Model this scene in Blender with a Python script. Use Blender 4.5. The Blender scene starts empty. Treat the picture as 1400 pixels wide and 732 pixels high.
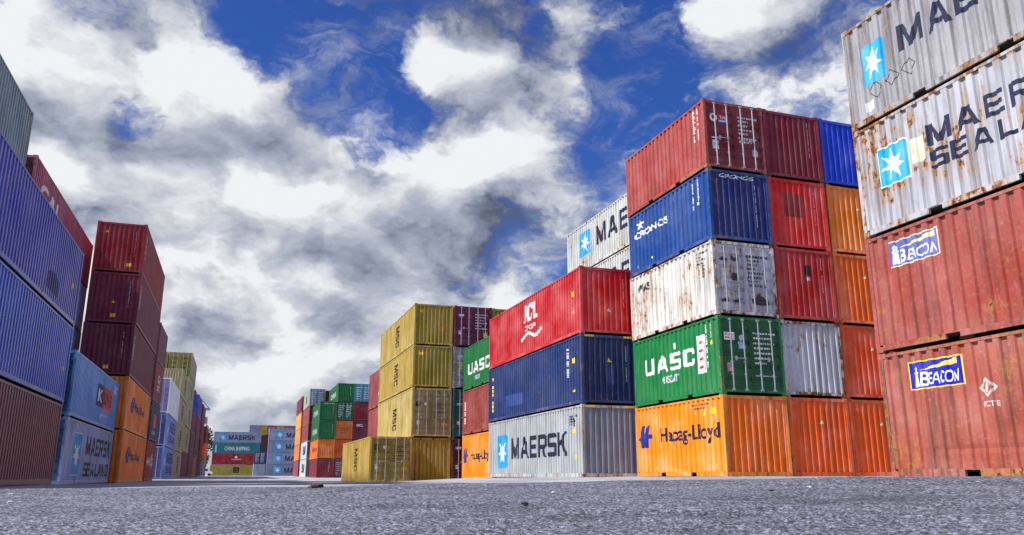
import bpy, bmesh, math, random
import numpy as np
from mathutils import Matrix, Vector
R = math.radians
random.seed(7)
rng = np.random.default_rng(11)
sc = bpy.context.scene
COL = sc.collection

# ------------------------------------------------------------------ camera
cam_d = bpy.data.cameras.new('camera'); cam = bpy.data.objects.new('camera', cam_d); COL.objects.link(cam)
cam_d.sensor_width = 36.0; cam_d.lens = 1099.1/1400*36; cam_d.clip_start = 0.03; cam_d.clip_end = 6000
cam.location = (0, 0, 0); cam.rotation_euler = (R(90+14.534), 0, R(-18.663))
sc.camera = cam

# ------------------------------------------------------------------ light
SUN_DIR = Vector((-0.68, -0.07, 0.71)).normalized()          # towards the sun
sun_d = bpy.data.lights.new('sun', 'SUN'); sun = bpy.data.objects.new('sun', sun_d); COL.objects.link(sun)
sun_d.energy = 5.0; sun_d.angle = R(2.5); sun_d.color = (1.0, 0.95, 0.87)
sun.rotation_euler = SUN_DIR.to_track_quat('Z', 'Y').to_euler()
sc.view_settings.view_transform = 'Standard'; sc.view_settings.look = 'None'
sc.view_settings.gamma = 1.0; sc.view_settings.use_curve_mapping = False
sc.view_settings.exposure = 0.52

# ---- node helper
class NB:
    def __init__(s, nt): s.nt = nt; s.n = nt.nodes; s.l = nt.links
    def new(s, t, **kw):
        n = s.n.new(t)
        for k, v in kw.items(): setattr(n, k, v)
        return n
    def put(s, sock, v):
        if isinstance(v, bpy.types.NodeSocket): s.l.new(v, sock)
        elif v is not None: sock.default_value = v
    def math(s, op, a, b=None, c=None, clamp=False):
        n = s.new('ShaderNodeMath', operation=op, use_clamp=clamp)
        for i, v in enumerate((a, b, c)): s.put(n.inputs[i], v)
        return n.outputs[0]
    def vmath(s, op, a, b=None, scale=None):
        n = s.new('ShaderNodeVectorMath', operation=op)
        s.put(n.inputs[0], a); s.put(n.inputs[1], b)
        if scale is not None: s.put(n.inputs['Scale'], scale)
        return n.outputs['Value'] if op in ('DOT_PRODUCT', 'LENGTH') else n.outputs['Vector']
    def noise(s, vec, scale, detail=4, rough=.5, dist=0.0, lac=2.0):
        n = s.new('ShaderNodeTexNoise'); s.put(n.inputs['Vector'], vec)
        for k, v in (('Scale', scale), ('Detail', detail), ('Roughness', rough), ('Distortion', dist), ('Lacunarity', lac)): s.put(n.inputs[k], v)
        return n.outputs['Fac']
    def smooth(s, v, a, b, lo=0.0, hi=1.0, kind='SMOOTHSTEP'):
        n = s.new('ShaderNodeMapRange', interpolation_type=kind); n.clamp = True if kind == 'LINEAR' else n.clamp
        for i, x in enumerate((v, a, b, lo, hi)): s.put(n.inputs[i], x)
        return n.outputs[0]
    def mix(s, f, a, b, blend='MIX'):
        n = s.new('ShaderNodeMix', data_type='RGBA', blend_type=blend)
        s.put(n.inputs[0], f); s.put(n.inputs[6], a); s.put(n.inputs[7], b)
        return n.outputs[2]

def lin(c):
    if isinstance(c, str): c = tuple(int(c[i:i+2], 16)/255 for i in (0, 2, 4))
    return tuple(x/12.92 if x <= .04045 else ((x+.055)/1.055)**2.4 for x in c)

# ------------------------------------------------------------------ sky: clear blue with broken cloud
def pix_dir(x, y):                                           # authoring aid: a bearing and height in the sky
    f, pt, yw = 1099.1, R(14.534), R(18.663)
    fw = np.array([math.sin(yw)*math.cos(pt), math.cos(yw)*math.cos(pt), math.sin(pt)])
    r = np.array([math.cos(yw), -math.sin(yw), 0]); u = np.cross(r, fw)
    d = fw*f + r*(x-700) + u*(366-y)
    return tuple(d/np.linalg.norm(d))
world = bpy.data.worlds.new('World'); sc.world = world; world.use_nodes = True
w = NB(world.node_tree); w.n.clear()
sky = w.new('ShaderNodeTexSky', sky_type='NISHITA', sun_disc=False)
sky.sun_elevation = math.asin(SUN_DIR.z); sky.sun_rotation = math.atan2(SUN_DIR.x, SUN_DIR.y)
sky.air_density = 1.3; sky.dust_density = 0.2; sky.ozone_density = 3.0
tc = w.new('ShaderNodeTexCoord').outputs['Generated']
sep = w.new('ShaderNodeSeparateXYZ'); w.l.new(tc, sep.inputs[0])
P = w.vmath('MULTIPLY', tc, (1.0, 1.0, 1.45))
blobs = [  # (pixel x, y), radius in degrees, amount: where the big clouds and the blue gaps stand
    (120, 120, 14, .22), (260, 230, 12, .20), (400, 270, 7, .16), (330, 150, 5, .10), (60, 20, 9, .16), (440, 330, 9, .16), (150, 330, 14, .16),
    (545, 62, 4.0, .26), (640, 55, 4.0, .22), (710, 75, 4.5, .22), (600, 85, 3.5, .18), (815, 92, 4.2, .34), (760, 60, 3, .08), (560, 205, 3, .06), (690, 235, 6.5, .20), (760, 220, 4, .12), (600, 260, 4, .12), (640, 330, 8, .14), (860, 190, 2.2, .14),
    (960, 25, 5, .12), (1030, 50, 6, .13), (1090, 100, 6.5, .18), (1140, 30, 5, .14), (990, 100, 4, .10), (420, 470, 16, .16), (250, 560, 16, .14),
    (430, 45, 5.5, -.22), (470, 120, 4.5, -.22), (360, 20, 5, -.12), (505, 185, 4.0, -.30), (525, 240, 3.0, -.26), (455, 90, 6, -.14), (330, 60, 3, -.12), (610, 160, 3.0, -.08), (680, 115, 3.5, .16), (650, 90, 4, .10), (880, 60, 3.6, -.24), (900, 130, 4.5, -.22), (840, 150, 3, -.14), (740, 10, 3, -.08), (800, 240, 2.5, -.08),
    (205, 135, 3.0, -.36), (180, 165, 2.0, -.2), (420, 170, 2.2, -.12), (150, 25, 3.0, -.10), (1155, 160, 3, -.10), (560, 10, 4, -.08)]
cov = None
for bx_, by_, rad, amt in blobs:
    dt = w.vmath('DOT_PRODUCT', tc, pix_dir(bx_, by_))
    b = w.smooth(dt, math.cos(R(rad*1.35)), math.cos(R(rad*.10)), 0, amt*(.66 if amt > 0 else .95))
    cov = b if cov is None else w.math('ADD', cov, b)
warp = w.new('ShaderNodeTexNoise'); w.put(warp.inputs['Vector'], P); w.put(warp.inputs['Scale'], 6.0); w.put(warp.inputs['Detail'], 5); w.put(warp.inputs['Roughness'], .6)
Pw = w.vmath('ADD', P, w.vmath('SCALE', w.vmath('SUBTRACT', warp.outputs['Color'], (.5, .5, .5)), scale=.17))
f1 = w.noise(Pw, 4.6, 9, .63)
fs = w.noise(Pw, 4.6, 3.2, .50)                                # the same clouds without their fine fringe, for shading
f2 = w.noise(w.vmath('ADD', Pw, tuple(Vector((-.035, 0, .062)))), 4.6, 3.2, .50)
f3 = w.noise(w.vmath('ADD', P, (7.3, 2.1, 0)), 3.4, 5, .52)
f4 = w.noise(w.vmath('ADD', w.vmath('MULTIPLY', Pw, (1.0, 1.0, 2.0)), (3.1, 1.7, .4)), 5.2, 7, .56)
d1 = w.math('ADD', w.math('MULTIPLY', w.math('SUBTRACT', f1, .5), 2.5), cov)
lowh = w.smooth(sep.outputs[2], 0.0, 0.30, .22, 0.0)          # cloud banks close up towards the horizon
d1 = w.math('ADD', d1, lowh)
mask = w.smooth(d1, -.14, .22)
wisp = w.noise(w.vmath('MULTIPLY', Pw, (1.0, 1.0, 1.6)), 7.5, 8, .68, .5)
mask = w.math('MAXIMUM', mask, w.smooth(wisp, .44, .72, 0.0, .55))
relief = w.math('MULTIPLY', w.math('SUBTRACT', fs, f2), 2.4)
thick = w.smooth(d1, .0, .30)
shade = w.math('ADD', .60, relief)
shade = w.math('SUBTRACT', shade, w.math('MULTIPLY', w.smooth(f3, .44, .66), .10))
shade = w.math('SUBTRACT', shade, w.math('MULTIPLY', w.smooth(f4, .44, .68), w.smooth(sep.outputs[2], 0.50, .15, .12, .38)))
shade = w.math('ADD', shade, w.math('MULTIPLY', w.math('SUBTRACT', w.noise(Pw, 9.0, 9, .62), .5), 1.15))
shade = w.math('ADD', shade, w.math('MULTIPLY', thick, .25), clamp=True)
ramp = w.new('ShaderNodeValToRGB'); w.l.new(shade, ramp.inputs[0])
cr = ramp.color_ramp
cr.elements[0].position = 0.0; cr.elements[0].color = (1.0/12, 1.15/12, 1.75/12, 1)
cr.elements[1].position = 1.0; cr.elements[1].color = (8.7/12, 8.9/12, 9.2/12, 1)
for p_, c_ in ((.28, (2.1, 2.4, 3.4)), (.60, (4.3, 4.65, 5.6)), (.82, (6.6, 6.8, 7.3))):
    e = cr.elements.new(p_); e.color = tuple(x/12 for x in c_)+(1,)
cloud = w.mix(1.0, ramp.outputs[0], (12, 12, 12, 1), 'MULTIPLY')
blue = w.mix(1.0, sky.outputs[0], (.25, .46, 1.06, 1), 'MULTIPLY')
skyc = w.mix(mask, blue, cloud)
bg = w.new('ShaderNodeBackground'); w.l.new(skyc, bg.inputs[0]); bg.inputs[1].default_value = 0.070
world.cycles.sampling_method = 'MANUAL'; world.cycles.sample_map_resolution = 512
wo = w.new('ShaderNodeOutputWorld'); w.l.new(bg.outputs[0], wo.inputs[0])

# ------------------------------------------------------------------ materials
def simple(name, rgb, rough=.6, metal=0.0, var=.25, scale=6.0):
    m = bpy.data.materials.new(name); m.use_nodes = True; b = NB(m.node_tree); bs = b.n['Principled BSDF']
    t = b.new('ShaderNodeTexCoord').outputs['Object']
    n = b.noise(t, scale, 6, .6)
    c = b.mix(1.0, tuple(lin(rgb))+(1,), b.smooth(n, .3, .7, 1-var, 1+var*.4, 'LINEAR'), 'MULTIPLY')
    b.l.new(c, bs.inputs['Base Color']); bs.inputs['Roughness'].default_value = rough; bs.inputs['Metallic'].default_value = metal
    return m

def make_aged():
    g = bpy.data.node_groups.new('aged_paint', 'ShaderNodeTree')
    for nm, ty, dv in (('Color', 'NodeSocketColor', (1, 1, 1, 1)), ('Rust', 'NodeSocketFloat', .2), ('Dirt', 'NodeSocketFloat', .3), ('Rough', 'NodeSocketFloat', .5)):
        s_ = g.interface.new_socket(nm, in_out='INPUT', socket_type=ty); s_.default_value = dv
    g.interface.new_socket('BSDF', in_out='OUTPUT', socket_type='NodeSocketShader')
    b = NB(g); gi = b.new('NodeGroupInput'); go = b.new('NodeGroupOutput')
    t = b.new('ShaderNodeTexCoord').outputs['Object']; rnd = b.new('ShaderNodeObjectInfo').outputs['Random']
    off = b.new('ShaderNodeCombineXYZ'); b.put(off.inputs[0], b.math('MULTIPLY', rnd, 91.0)); b.put(off.inputs[1], b.math('MULTIPLY', rnd, 37.0)); b.put(off.inputs[2], b.math('MULTIPLY', rnd, 53.0))
    v = b.vmath('ADD', t, off.outputs[0])
    big = b.noise(v, .8, 4, .55); fine = b.noise(v, 11, 4, .65)
    sv = b.vmath('ADD', b.vmath('MULTIPLY', t, (6.5, 6.5, .42)), off.outputs[0])
    streak = b.noise(sv, 1.0, 5, .66)
    rn = b.noise(v, 2.3, 7, .74)
    spots = b.noise(b.vmath('ADD', b.vmath('MULTIPLY', t, (1, 1, .55)), off.outputs[0]), 8.5, 4, .62)
    sep_ = b.new('ShaderNodeSeparateXYZ'); b.l.new(t, sep_.inputs[0])
    patch = b.math('MULTIPLY', b.math('SUBTRACT', b.noise(v, .6, 2, .5), .5), .34)   # rust comes in patches
    rs = b.math('ADD', b.math('ADD', b.math('MULTIPLY', rn, .42), b.math('MULTIPLY', streak, .26)), b.math('ADD', patch, b.math('MULTIPLY', spots, .32)))
    thr = b.math('SUBTRACT', .690, b.math('MULTIPLY', gi.outputs['Rust'], .20))
    rf = b.smooth(rs, thr, b.math('ADD', thr, .035))
    halo = b.smooth(rs, b.math('SUBTRACT', thr, .07), b.math('ADD', thr, .03))
    rustc = b.mix(b.smooth(fine, .35, .65), (.040, .016, .008, 1), (.30, .115, .022, 1))
    hs_ = b.new('ShaderNodeHueSaturation'); b.l.new(gi.outputs['Color'], hs_.inputs['Color'])
    b.put(hs_.inputs['Saturation'], b.smooth(big, .3, .7, 1.10, .86, 'LINEAR')); b.put(hs_.inputs['Value'], b.smooth(big, .3, .7, .86, 1.12, 'LINEAR'))
    c = b.mix(b.math('MULTIPLY', b.smooth(streak, .42, .70), b.math('MULTIPLY', gi.outputs['Dirt'], 1.25, clamp=True)), hs_.outputs[0], (.055, .045, .040, 1))
    c = b.mix(b.math('MULTIPLY', b.smooth(fine, .52, .75), b.math('MULTIPLY', gi.outputs['Dirt'], .30)), c, (.60, .57, .52, 1))
    c = b.mix(b.math('MULTIPLY', halo, .62), c, (.40, .20, .045, 1))
    c = b.mix(rf, c, rustc)
    bs = b.new('ShaderNodeBsdfPrincipled'); b.l.new(c, bs.inputs['Base Color'])
    b.put(bs.inputs['Roughness'], b.math('ADD', gi.outputs['Rough'], b.math('ADD', b.math('MULTIPLY', rf, .35), b.math('MULTIPLY', big, .12)), clamp=True))
    bs.inputs['Specular IOR Level'].default_value = .35
    hgt = b.math('ADD', b.math('ADD', b.math('MULTIPLY', big, .020), b.math('MULTIPLY', b.noise(v, 3.0, 2, .5), .007)), b.math('MULTIPLY', fine, .0012))
    bp = b.new('ShaderNodeBump'); bp.inputs['Strength'].default_value = .8; bp.inputs['Distance'].default_value = 1.0; b.l.new(hgt, bp.inputs['Height'])
    b.l.new(bp.outputs[0], bs.inputs['Normal'])
    b.l.new(bs.outputs[0], go.inputs[0])
    return g
AGED = make_aged()
_pm = {}
def paint(rgb, rust=.2, dirt=.35, rough=.42):
    k = (rgb, round(rust, 2), round(dirt, 2), rough)
    if k not in _pm:
        m = bpy.data.materials.new('paint_'+(rgb if isinstance(rgb, str) else 'x')); m.use_nodes = True; b = NB(m.node_tree); b.n.clear()
        g = b.new('ShaderNodeGroup'); g.node_tree = AGED
        g.inputs['Color'].default_value = tuple(lin(rgb))+(1,); g.inputs['Rust'].default_value = rust; g.inputs['Dirt'].default_value = dirt; g.inputs['Rough'].default_value = rough
        o = b.new('ShaderNodeOutputMaterial'); b.l.new(g.outputs[0], o.inputs[0]); _pm[k] = m
    return _pm[k]
MAT_ROD = simple('galvanised', 'b4b8c0', .38, .6)
MAT_DARK = simple('black_rubber', '15151a', .8)
MAT_ROOF = simple('roof_steel', '7d746e', .7)
MAT_WOODFLOOR = simple('underfloor', '2c2723', .85)

# ------------------------------------------------------------------ mesh helpers
MC = {}
def to_mesh(name, bm, smooth=False):
    bmesh.ops.recalc_face_normals(bm, faces=bm.faces)
    me = bpy.data.meshes.new(name); bm.to_mesh(me); bm.free()
    me.materials.append(None)
    if smooth:
        for p in me.polygons: p.use_smooth = True
    return me
def box(bm, x0, x1, y0, y1, z0, z1):
    v = [bm.verts.new(p) for p in ((x0, y0, z0), (x1, y0, z0), (x1, y1, z0), (x0, y1, z0), (x0, y0, z1), (x1, y0, z1), (x1, y1, z1), (x0, y1, z1))]
    for f in ((3, 2, 1, 0), (4, 5, 6, 7), (0, 1, 5, 4), (1, 2, 6, 5), (2, 3, 7, 6), (3, 0, 4, 7)): bm.faces.new([v[i] for i in f])
def tube(bm, pts, radii, n=8):
    rings = []
    for i, p in enumerate(pts):
        p = Vector(p); a = Vector(pts[max(i-1, 0)]); c = Vector(pts[min(i+1, len(pts)-1)]); d = (c-a).normalized()
        s = d.cross(Vector((0, 0, 1)) if abs(d.z) < .9 else Vector((1, 0, 0))).normalized(); t = d.cross(s)
        rings.append([bm.verts.new(p+(s*math.cos(2*math.pi*k/n)+t*math.sin(2*math.pi*k/n))*radii[i]) for k in range(n)])
    for a, b in zip(rings, rings[1:]):
        for k in range(n): bm.faces.new((a[k], a[(k+1) % n], b[(k+1) % n], b[k]))
    bm.faces.new(rings[0][::-1]); bm.faces.new(rings[-1])
def cached(key, fn, smooth=False):
    if key not in MC:
        bm = bmesh.new(); fn(bm); MC[key] = to_mesh(key[0], bm, smooth)
    return MC[key]
def ob(name, me, mat, parent=None, loc=(0, 0, 0), rz=0.0, scale=None):
    o = bpy.data.objects.new(name, me); COL.objects.link(o); o.parent = parent; o.location = loc; o.rotation_euler = (0, 0, rz)
    if scale: o.scale = scale
    if mat is not None:
        o.material_slots[0].link = 'OBJECT'; o.material_slots[0].material = mat
    return o
def thing(name, label, cat, loc, rz=0.0, group=None):
    o = bpy.data.objects.new(name, None); COL.objects.link(o); o.location = loc; o.rotation_euler = (0, 0, rz); o.empty_display_size = .3
    o['label'] = label; o['category'] = cat
    if group: o['group'] = group
    return o

# ------------------------------------------------------------------ lettering bank (built-in font turned to mesh once)
BANK = {}
def bank_text(strings):
    obs = []
    for s, bold in strings:
        c = bpy.data.curves.new('t', 'FONT'); c.body = s; c.size = 1; c.offset = bold; c.resolution_u = 3; c.fill_mode = 'FRONT'
        o = bpy.data.objects.new('t', c); COL.objects.link(o); obs.append((s, bold, o, c))
    dg = bpy.context.evaluated_depsgraph_get(); dg.update()
    for s, bold, o, c in obs:
        me = bpy.data.meshes.new_from_object(o.evaluated_get(dg), depsgraph=dg)
        me.calc_loop_triangles()
        vs = np.array([v.co[:2] for v in me.vertices]); lo, hi = vs.min(0), vs.max(0)
        BANK[(s, bold)] = ((vs-lo)/(hi-lo), [tuple(t.vertices) for t in me.loop_triangles])
        bpy.data.objects.remove(o); bpy.data.curves.remove(c); bpy.data.meshes.remove(me)
TEXTS = [('MAERSK', .035), ('SEALAND', .035), ('Hapag-Lloyd', .024), ('UASC', .045), ('MUSCAT', .03), ('CRONOS', .025), ('ICL', .04), ('OFICEA', .03), ('B', .022), ('EACON', .010),
         ('MSC', .05), ('K', .03), ('LINE', .02), ('CHINA SHIPPING', .015), ('HAMBURG', .02), ('SUD', .02), ('CAI', .04), ('TAL', .035), ('FCTE', .02), ('WAS', .05), ('BI', .05), ('CMA', .04), ('CHINA', .03), ('CSCL', .03), ('capital', .02)]
bank_text(TEXTS); BOLD = dict(TEXTS)

# heavy block capitals drawn as polygons
GLYPH = {
 'M': (1.25, [[(0, 0), (.19, 0), (.19, .62), (.42, 0), (.58, 0), (.81, .62), (.81, 0), (1, 0), (1, 1), (.76, 1), (.5, .34), (.24, 1), (0, 1)]]),
 'A': (1.12, [[(0, 0), (.24, 0), (.5, .78), (.5, 1), (.37, 1)], [(1, 0), (.63, 1), (.5, 1), (.5, .78), (.76, 0)], [(.307, .2), (.693, .2), (.627, .4), (.373, .4)]]),
 'E': (.92, [[(0, 0), (1, 0), (1, .2), (.27, .2), (.27, .4), (.92, .4), (.92, .6), (.27, .6), (.27, .8), (1, .8), (1, 1), (0, 1)]]),
 'R': (1.0, [[(0, 0), (.25, 0), (.25, 1), (0, 1)], [(.25, .8), (.74, .8), (.74, .55), (.25, .55), (.25, .36), (.9, .36), (1, .48), (1, .9), (.9, 1), (.25, 1)], [(.46, .36), (.70, 0), (1, 0), (.76, .36)]]),
 'S': (.98, [[(.08, 0), (.92, 0), (1, .08), (1, .52), (.92, .6), (.27, .6), (.27, .8), (1, .8), (1, .92), (.92, 1), (.08, 1), (0, .92), (0, .48), (.08, .4), (.73, .4), (.73, .2), (0, .2), (0, .08)]]),
 'K': (1.05, [[(0, 0), (.25, 0), (.25, .40), (.40, .52), (.70, 0), (1, 0), (.60, .66), (1, 1), (.68, 1), (.25, .62), (.25, 1), (0, 1)]]),
 'L': (.88, [[(0, 0), (1, 0), (1, .21), (.28, .21), (.28, 1), (0, 1)]]),
 'N': (1.05, [[(0, 0), (.23, 0), (.23, .62), (.72, 0), (1, 0), (1, 1), (.77, 1), (.77, .38), (.28, 1), (0, 1)]]),
 'D': (1.02, [[(0, 0), (.25, 0), (.25, 1), (0, 1)], [(.25, 0), (.8, 0), (1, .2), (1, .8), (.8, 1), (.25, 1), (.25, .8), (.70, .8), (.75, .74), (.75, .26), (.70, .2), (.25, .2)]]),
 'U': (1.02, [[(0, 1), (0, .15), (.12, 0), (.88, 0), (1, .15), (1, 1), (.74, 1), (.74, .21), (.26, .21), (.26, 1)]]),
 'C': (1.0, [[(1, .36), (.74, .36), (.74, .2), (.26, .2), (.26, .8), (.74, .8), (.74, .64), (1, .64), (1, .86), (.88, 1), (.12, 1), (0, .86), (0, .14), (.12, 0), (.88, 0), (1, .14)]]),
 'I': (.34, [[(0, 0), (1, 0), (1, 1), (0, 1)]])}
def block_word(word, gap=.20):
    x = 0; out = []
    for ch in word:
        wd_, pls = GLYPH[ch]; out += [[(x+a*wd_, b_) for a, b_ in pl] for pl in pls]; x += wd_+gap
    x -= gap
    return [[(a/x, b_) for a, b_ in pl] for pl in out]
BLOCK = {k: block_word(k) for k in ('MAERSK', 'SEALAND', 'UASC', 'MSC', 'ICL')}

# ------------------------------------------------------------------ corrugated panels, authored facing -Y with x to the right, z up
class Prof:
    """corrugation: depth (into the box) as a function of one axis"""
    def __init__(s, span, pitch, depth, base, axis='u', lo=None, flats=(.30, .21)):
        s.n = max(1, round(span/pitch)); s.p = span/s.n; s.d = depth; s.base = base; s.axis = axis; s.lo = -span/2 if lo is None else lo; s.hi = s.lo+span
        a, b_ = flats; s.a = a/2; s.b = a/2+b_; s.c = 1-s.b; s.e = 1-s.a
        s.br = []
        for k in range(s.n): s.br += [s.lo+(k+t)*s.p for t in (s.a, s.b, s.c, s.e)]
    def y(s, t):
        if t <= s.lo or t >= s.hi: return s.base
        q = ((t-s.lo)/s.p) % 1.0
        if q < s.a or q > s.e: k = 0
        elif q < s.b: k = (q-s.a)/(s.b-s.a)
        elif q < s.c: k = 1
        else: k = (s.e-q)/(s.e-s.c)
        return s.base+s.d*k
Wd = 2.438
_pf = {}
def prof_side(L):
    k = ('s', L)
    if k not in _pf: _pf[k] = Prof(L-.24, .300 if L < 7 else .276, .050 if L < 7 else .056, .012, flats=(.44, .085) if L < 7 else (.40, .085))
    return _pf[k]
def prof_end():
    if 'e' not in _pf: _pf['e'] = Prof(Wd-.26, .242, .056, .014, flats=(.30, .21))
    return _pf['e']
def prof_door(H):
    k = ('d', H)
    if k not in _pf: _pf[k] = Prof(H-.62, (H-.62)/5, .030, .010, axis='v', lo=.31, flats=(.62, .06))
    return _pf[k]
def build_panel(bm, span, z0, z1, pr, rows=1, dent=None):
    us = [-span/2]+[b for b in pr.br]+[span/2]
    zs = [z0+(z1-z0)*i/rows for i in range(rows+1)]
    if dent:                                                    # finer columns so that dents read
        us = sorted(set(us+[(a+b)/2 for a, b in zip(us, us[1:])]))
    g = [[bm.verts.new((u, pr.y(u)+(dent(u, z) if dent else 0), z)) for u in us] for z in zs]
    for i in range(rows):
        for j in range(len(us)-1): bm.faces.new((g[i][j], g[i][j+1], g[i+1][j+1], g[i+1][j]))

def decal(panel, name, mat, polys=None, text=None, rect=None, shear=0.0, rot=0, off=.003, key=None):
    """paint on a panel: polygons or a word fitted to rect=(u0,v0,u1,v1), folded over the corrugation"""
    pr = panel_prof[panel.name]
    k = ('decal', name, text, rect, shear, rot, off, id(pr), key, str(polys) if polys and key is None else None)
    if k not in MC:
        bm = bmesh.new()
        if text in BLOCK:
            u0, v0, u1, v1 = rect
            for pl in BLOCK[text]:
                q = []
                for a, b in pl:
                    if rot == 1: a, b = 1-b, a
                    elif rot == -1: a, b = b, 1-a
                    q.append((u0+(u1-u0)*a+shear*b*(v1-v0), v0+(v1-v0)*b))
                bm.faces.new([bm.verts.new((a, 0, b)) for a, b in q])
            for f in bm.faces: f.normal_update()
            bmesh.ops.triangulate(bm, faces=bm.faces)
        elif text:
            vs, tris = BANK[(text, BOLD[text])]
            u0, v0, u1, v1 = rect; V = []
            for a, b in vs:
                if rot == 1: a, b = 1-b, a          # reads upwards
                elif rot == -1: a, b = b, 1-a       # reads downwards
                V.append(bm.verts.new((u0+(u1-u0)*a+shear*b*(v1-v0), 0, v0+(v1-v0)*b)))
            for t in tris:
                try: bm.faces.new([V[i] for i in t])
                except ValueError: pass
        else:
            for pl in polys:
                bm.faces.new([bm.verts.new((a, 0, b)) for a, b in pl])
            for f in bm.faces: f.normal_update()
            bmesh.ops.triangulate(bm, faces=bm.faces)
        ax = 0 if pr.axis == 'u' else 2
        cs = [v.co[ax] for v in bm.verts]; lo, hi = min(cs), max(cs)
        no = (1, 0, 0) if ax == 0 else (0, 0, 1)
        for b_ in pr.br:
            if lo < b_ < hi:
                bmesh.ops.bisect_plane(bm, geom=bm.verts[:]+bm.edges[:]+bm.faces[:], plane_co=Vector(no)*b_, plane_no=no, dist=1e-6)
        for v in bm.verts: v.co.y = pr.y(v.co[ax])-off
        for f in bm.faces:
            f.normal_update()
            if f.normal.y > 0: f.normal_flip()
        me = bpy.data.meshes.new(name); bm.to_mesh(me); bm.free(); me.materials.append(None); MC[k] = me
    return ob(name, MC[k], mat, panel)
panel_prof = {}

# ------------------------------------------------------------------ shipping container
def casting_mesh():
    def f(bm):
        box(bm, -.084, .084, -.092, .092, 0, .118)
        bm.faces.ensure_lookup_table()
        bmesh.ops.inset_individual(bm, faces=bm.faces[:], thickness=.034, depth=-.035)
    return cached(('corner_casting',), f)
def rail_mesh(L, pockets, h0):
    def f(bm):
        a = L/2-.182; h1 = .158
        if pockets:
            s = [-a, -1.03-.17, -1.03+.17, 1.03-.17, 1.03+.17, a]
            for i in (0, 2, 4): box(bm, s[i], s[i+1], 0, .05, h0, h1)
            for i in (1, 3):
                box(bm, s[i], s[i+1], .002, .05, h1-.022, h1)
                box(bm, s[i], s[i+1], .34, .36, h0, h1-.022); box(bm, s[i], s[i+1], .05, .36, h1-.024, h1-.022)
        else: box(bm, -a, a, 0, .05, h0, h1)
    return cached(('bottom_side_rail', L, pockets, h0), f)
def door_mesh(H):
    wd = (Wd-.216)/2; hd = H-.30
    def f(bm):
        b_ = .055; pr = prof_door(H)
        box(bm, 0, b_, 0, .045, .16, .16+hd); box(bm, wd-b_, wd, 0, .045, .16, .16+hd)
        box(bm, b_, wd-b_, 0, .045, .16, .16+.08); box(bm, b_, wd-b_, 0, .045, .16+hd-.08, .16+hd)
        zs = [.24]+[z for z in pr.br if .24 < z < .16+hd-.08]+[.16+hd-.08]
        g = [[bm.verts.new((x, pr.y(z), z)) for x in (b_, wd-b_)] for z in zs]
        for i in range(len(zs)-1): bm.faces.new((g[i][0], g[i][1], g[i+1][1], g[i+1][0]))
    return cached(('door', H), f)
def rod_mesh(H):
    def f(bm):
        tube(bm, [(0, -.032, .10), (0, -.032, H-.09)], [.023, .023], 8)
        for z in (.10, H-.16): box(bm, -.045, .045, -.055, .0, z, z+.06)
        for z in (.62, 1.02, H-.75): box(bm, -.04, .04, -.028, .006, z, z+.045)
    return cached(('lock_rod', H), f)
def handle_mesh():
    def f(bm):
        box(bm, -.02, .40, -.062, -.044, 1.14, 1.168); box(bm, -.035, .035, -.06, -.01, 1.12, 1.19); box(bm, .30, .37, -.05, .004, 1.08, 1.23)
    return cached(('door_handle',), f)
def hinge_mesh():
    return cached(('hinge',), lambda bm: (box(bm, -.05, .05, -.012, .01, -.05, .05), tube(bm, [(-.052, -.008, -.06), (-.052, -.008, .06)], [.014, .014], 6)))
GROUP = 'stacked shipping containers'
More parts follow.
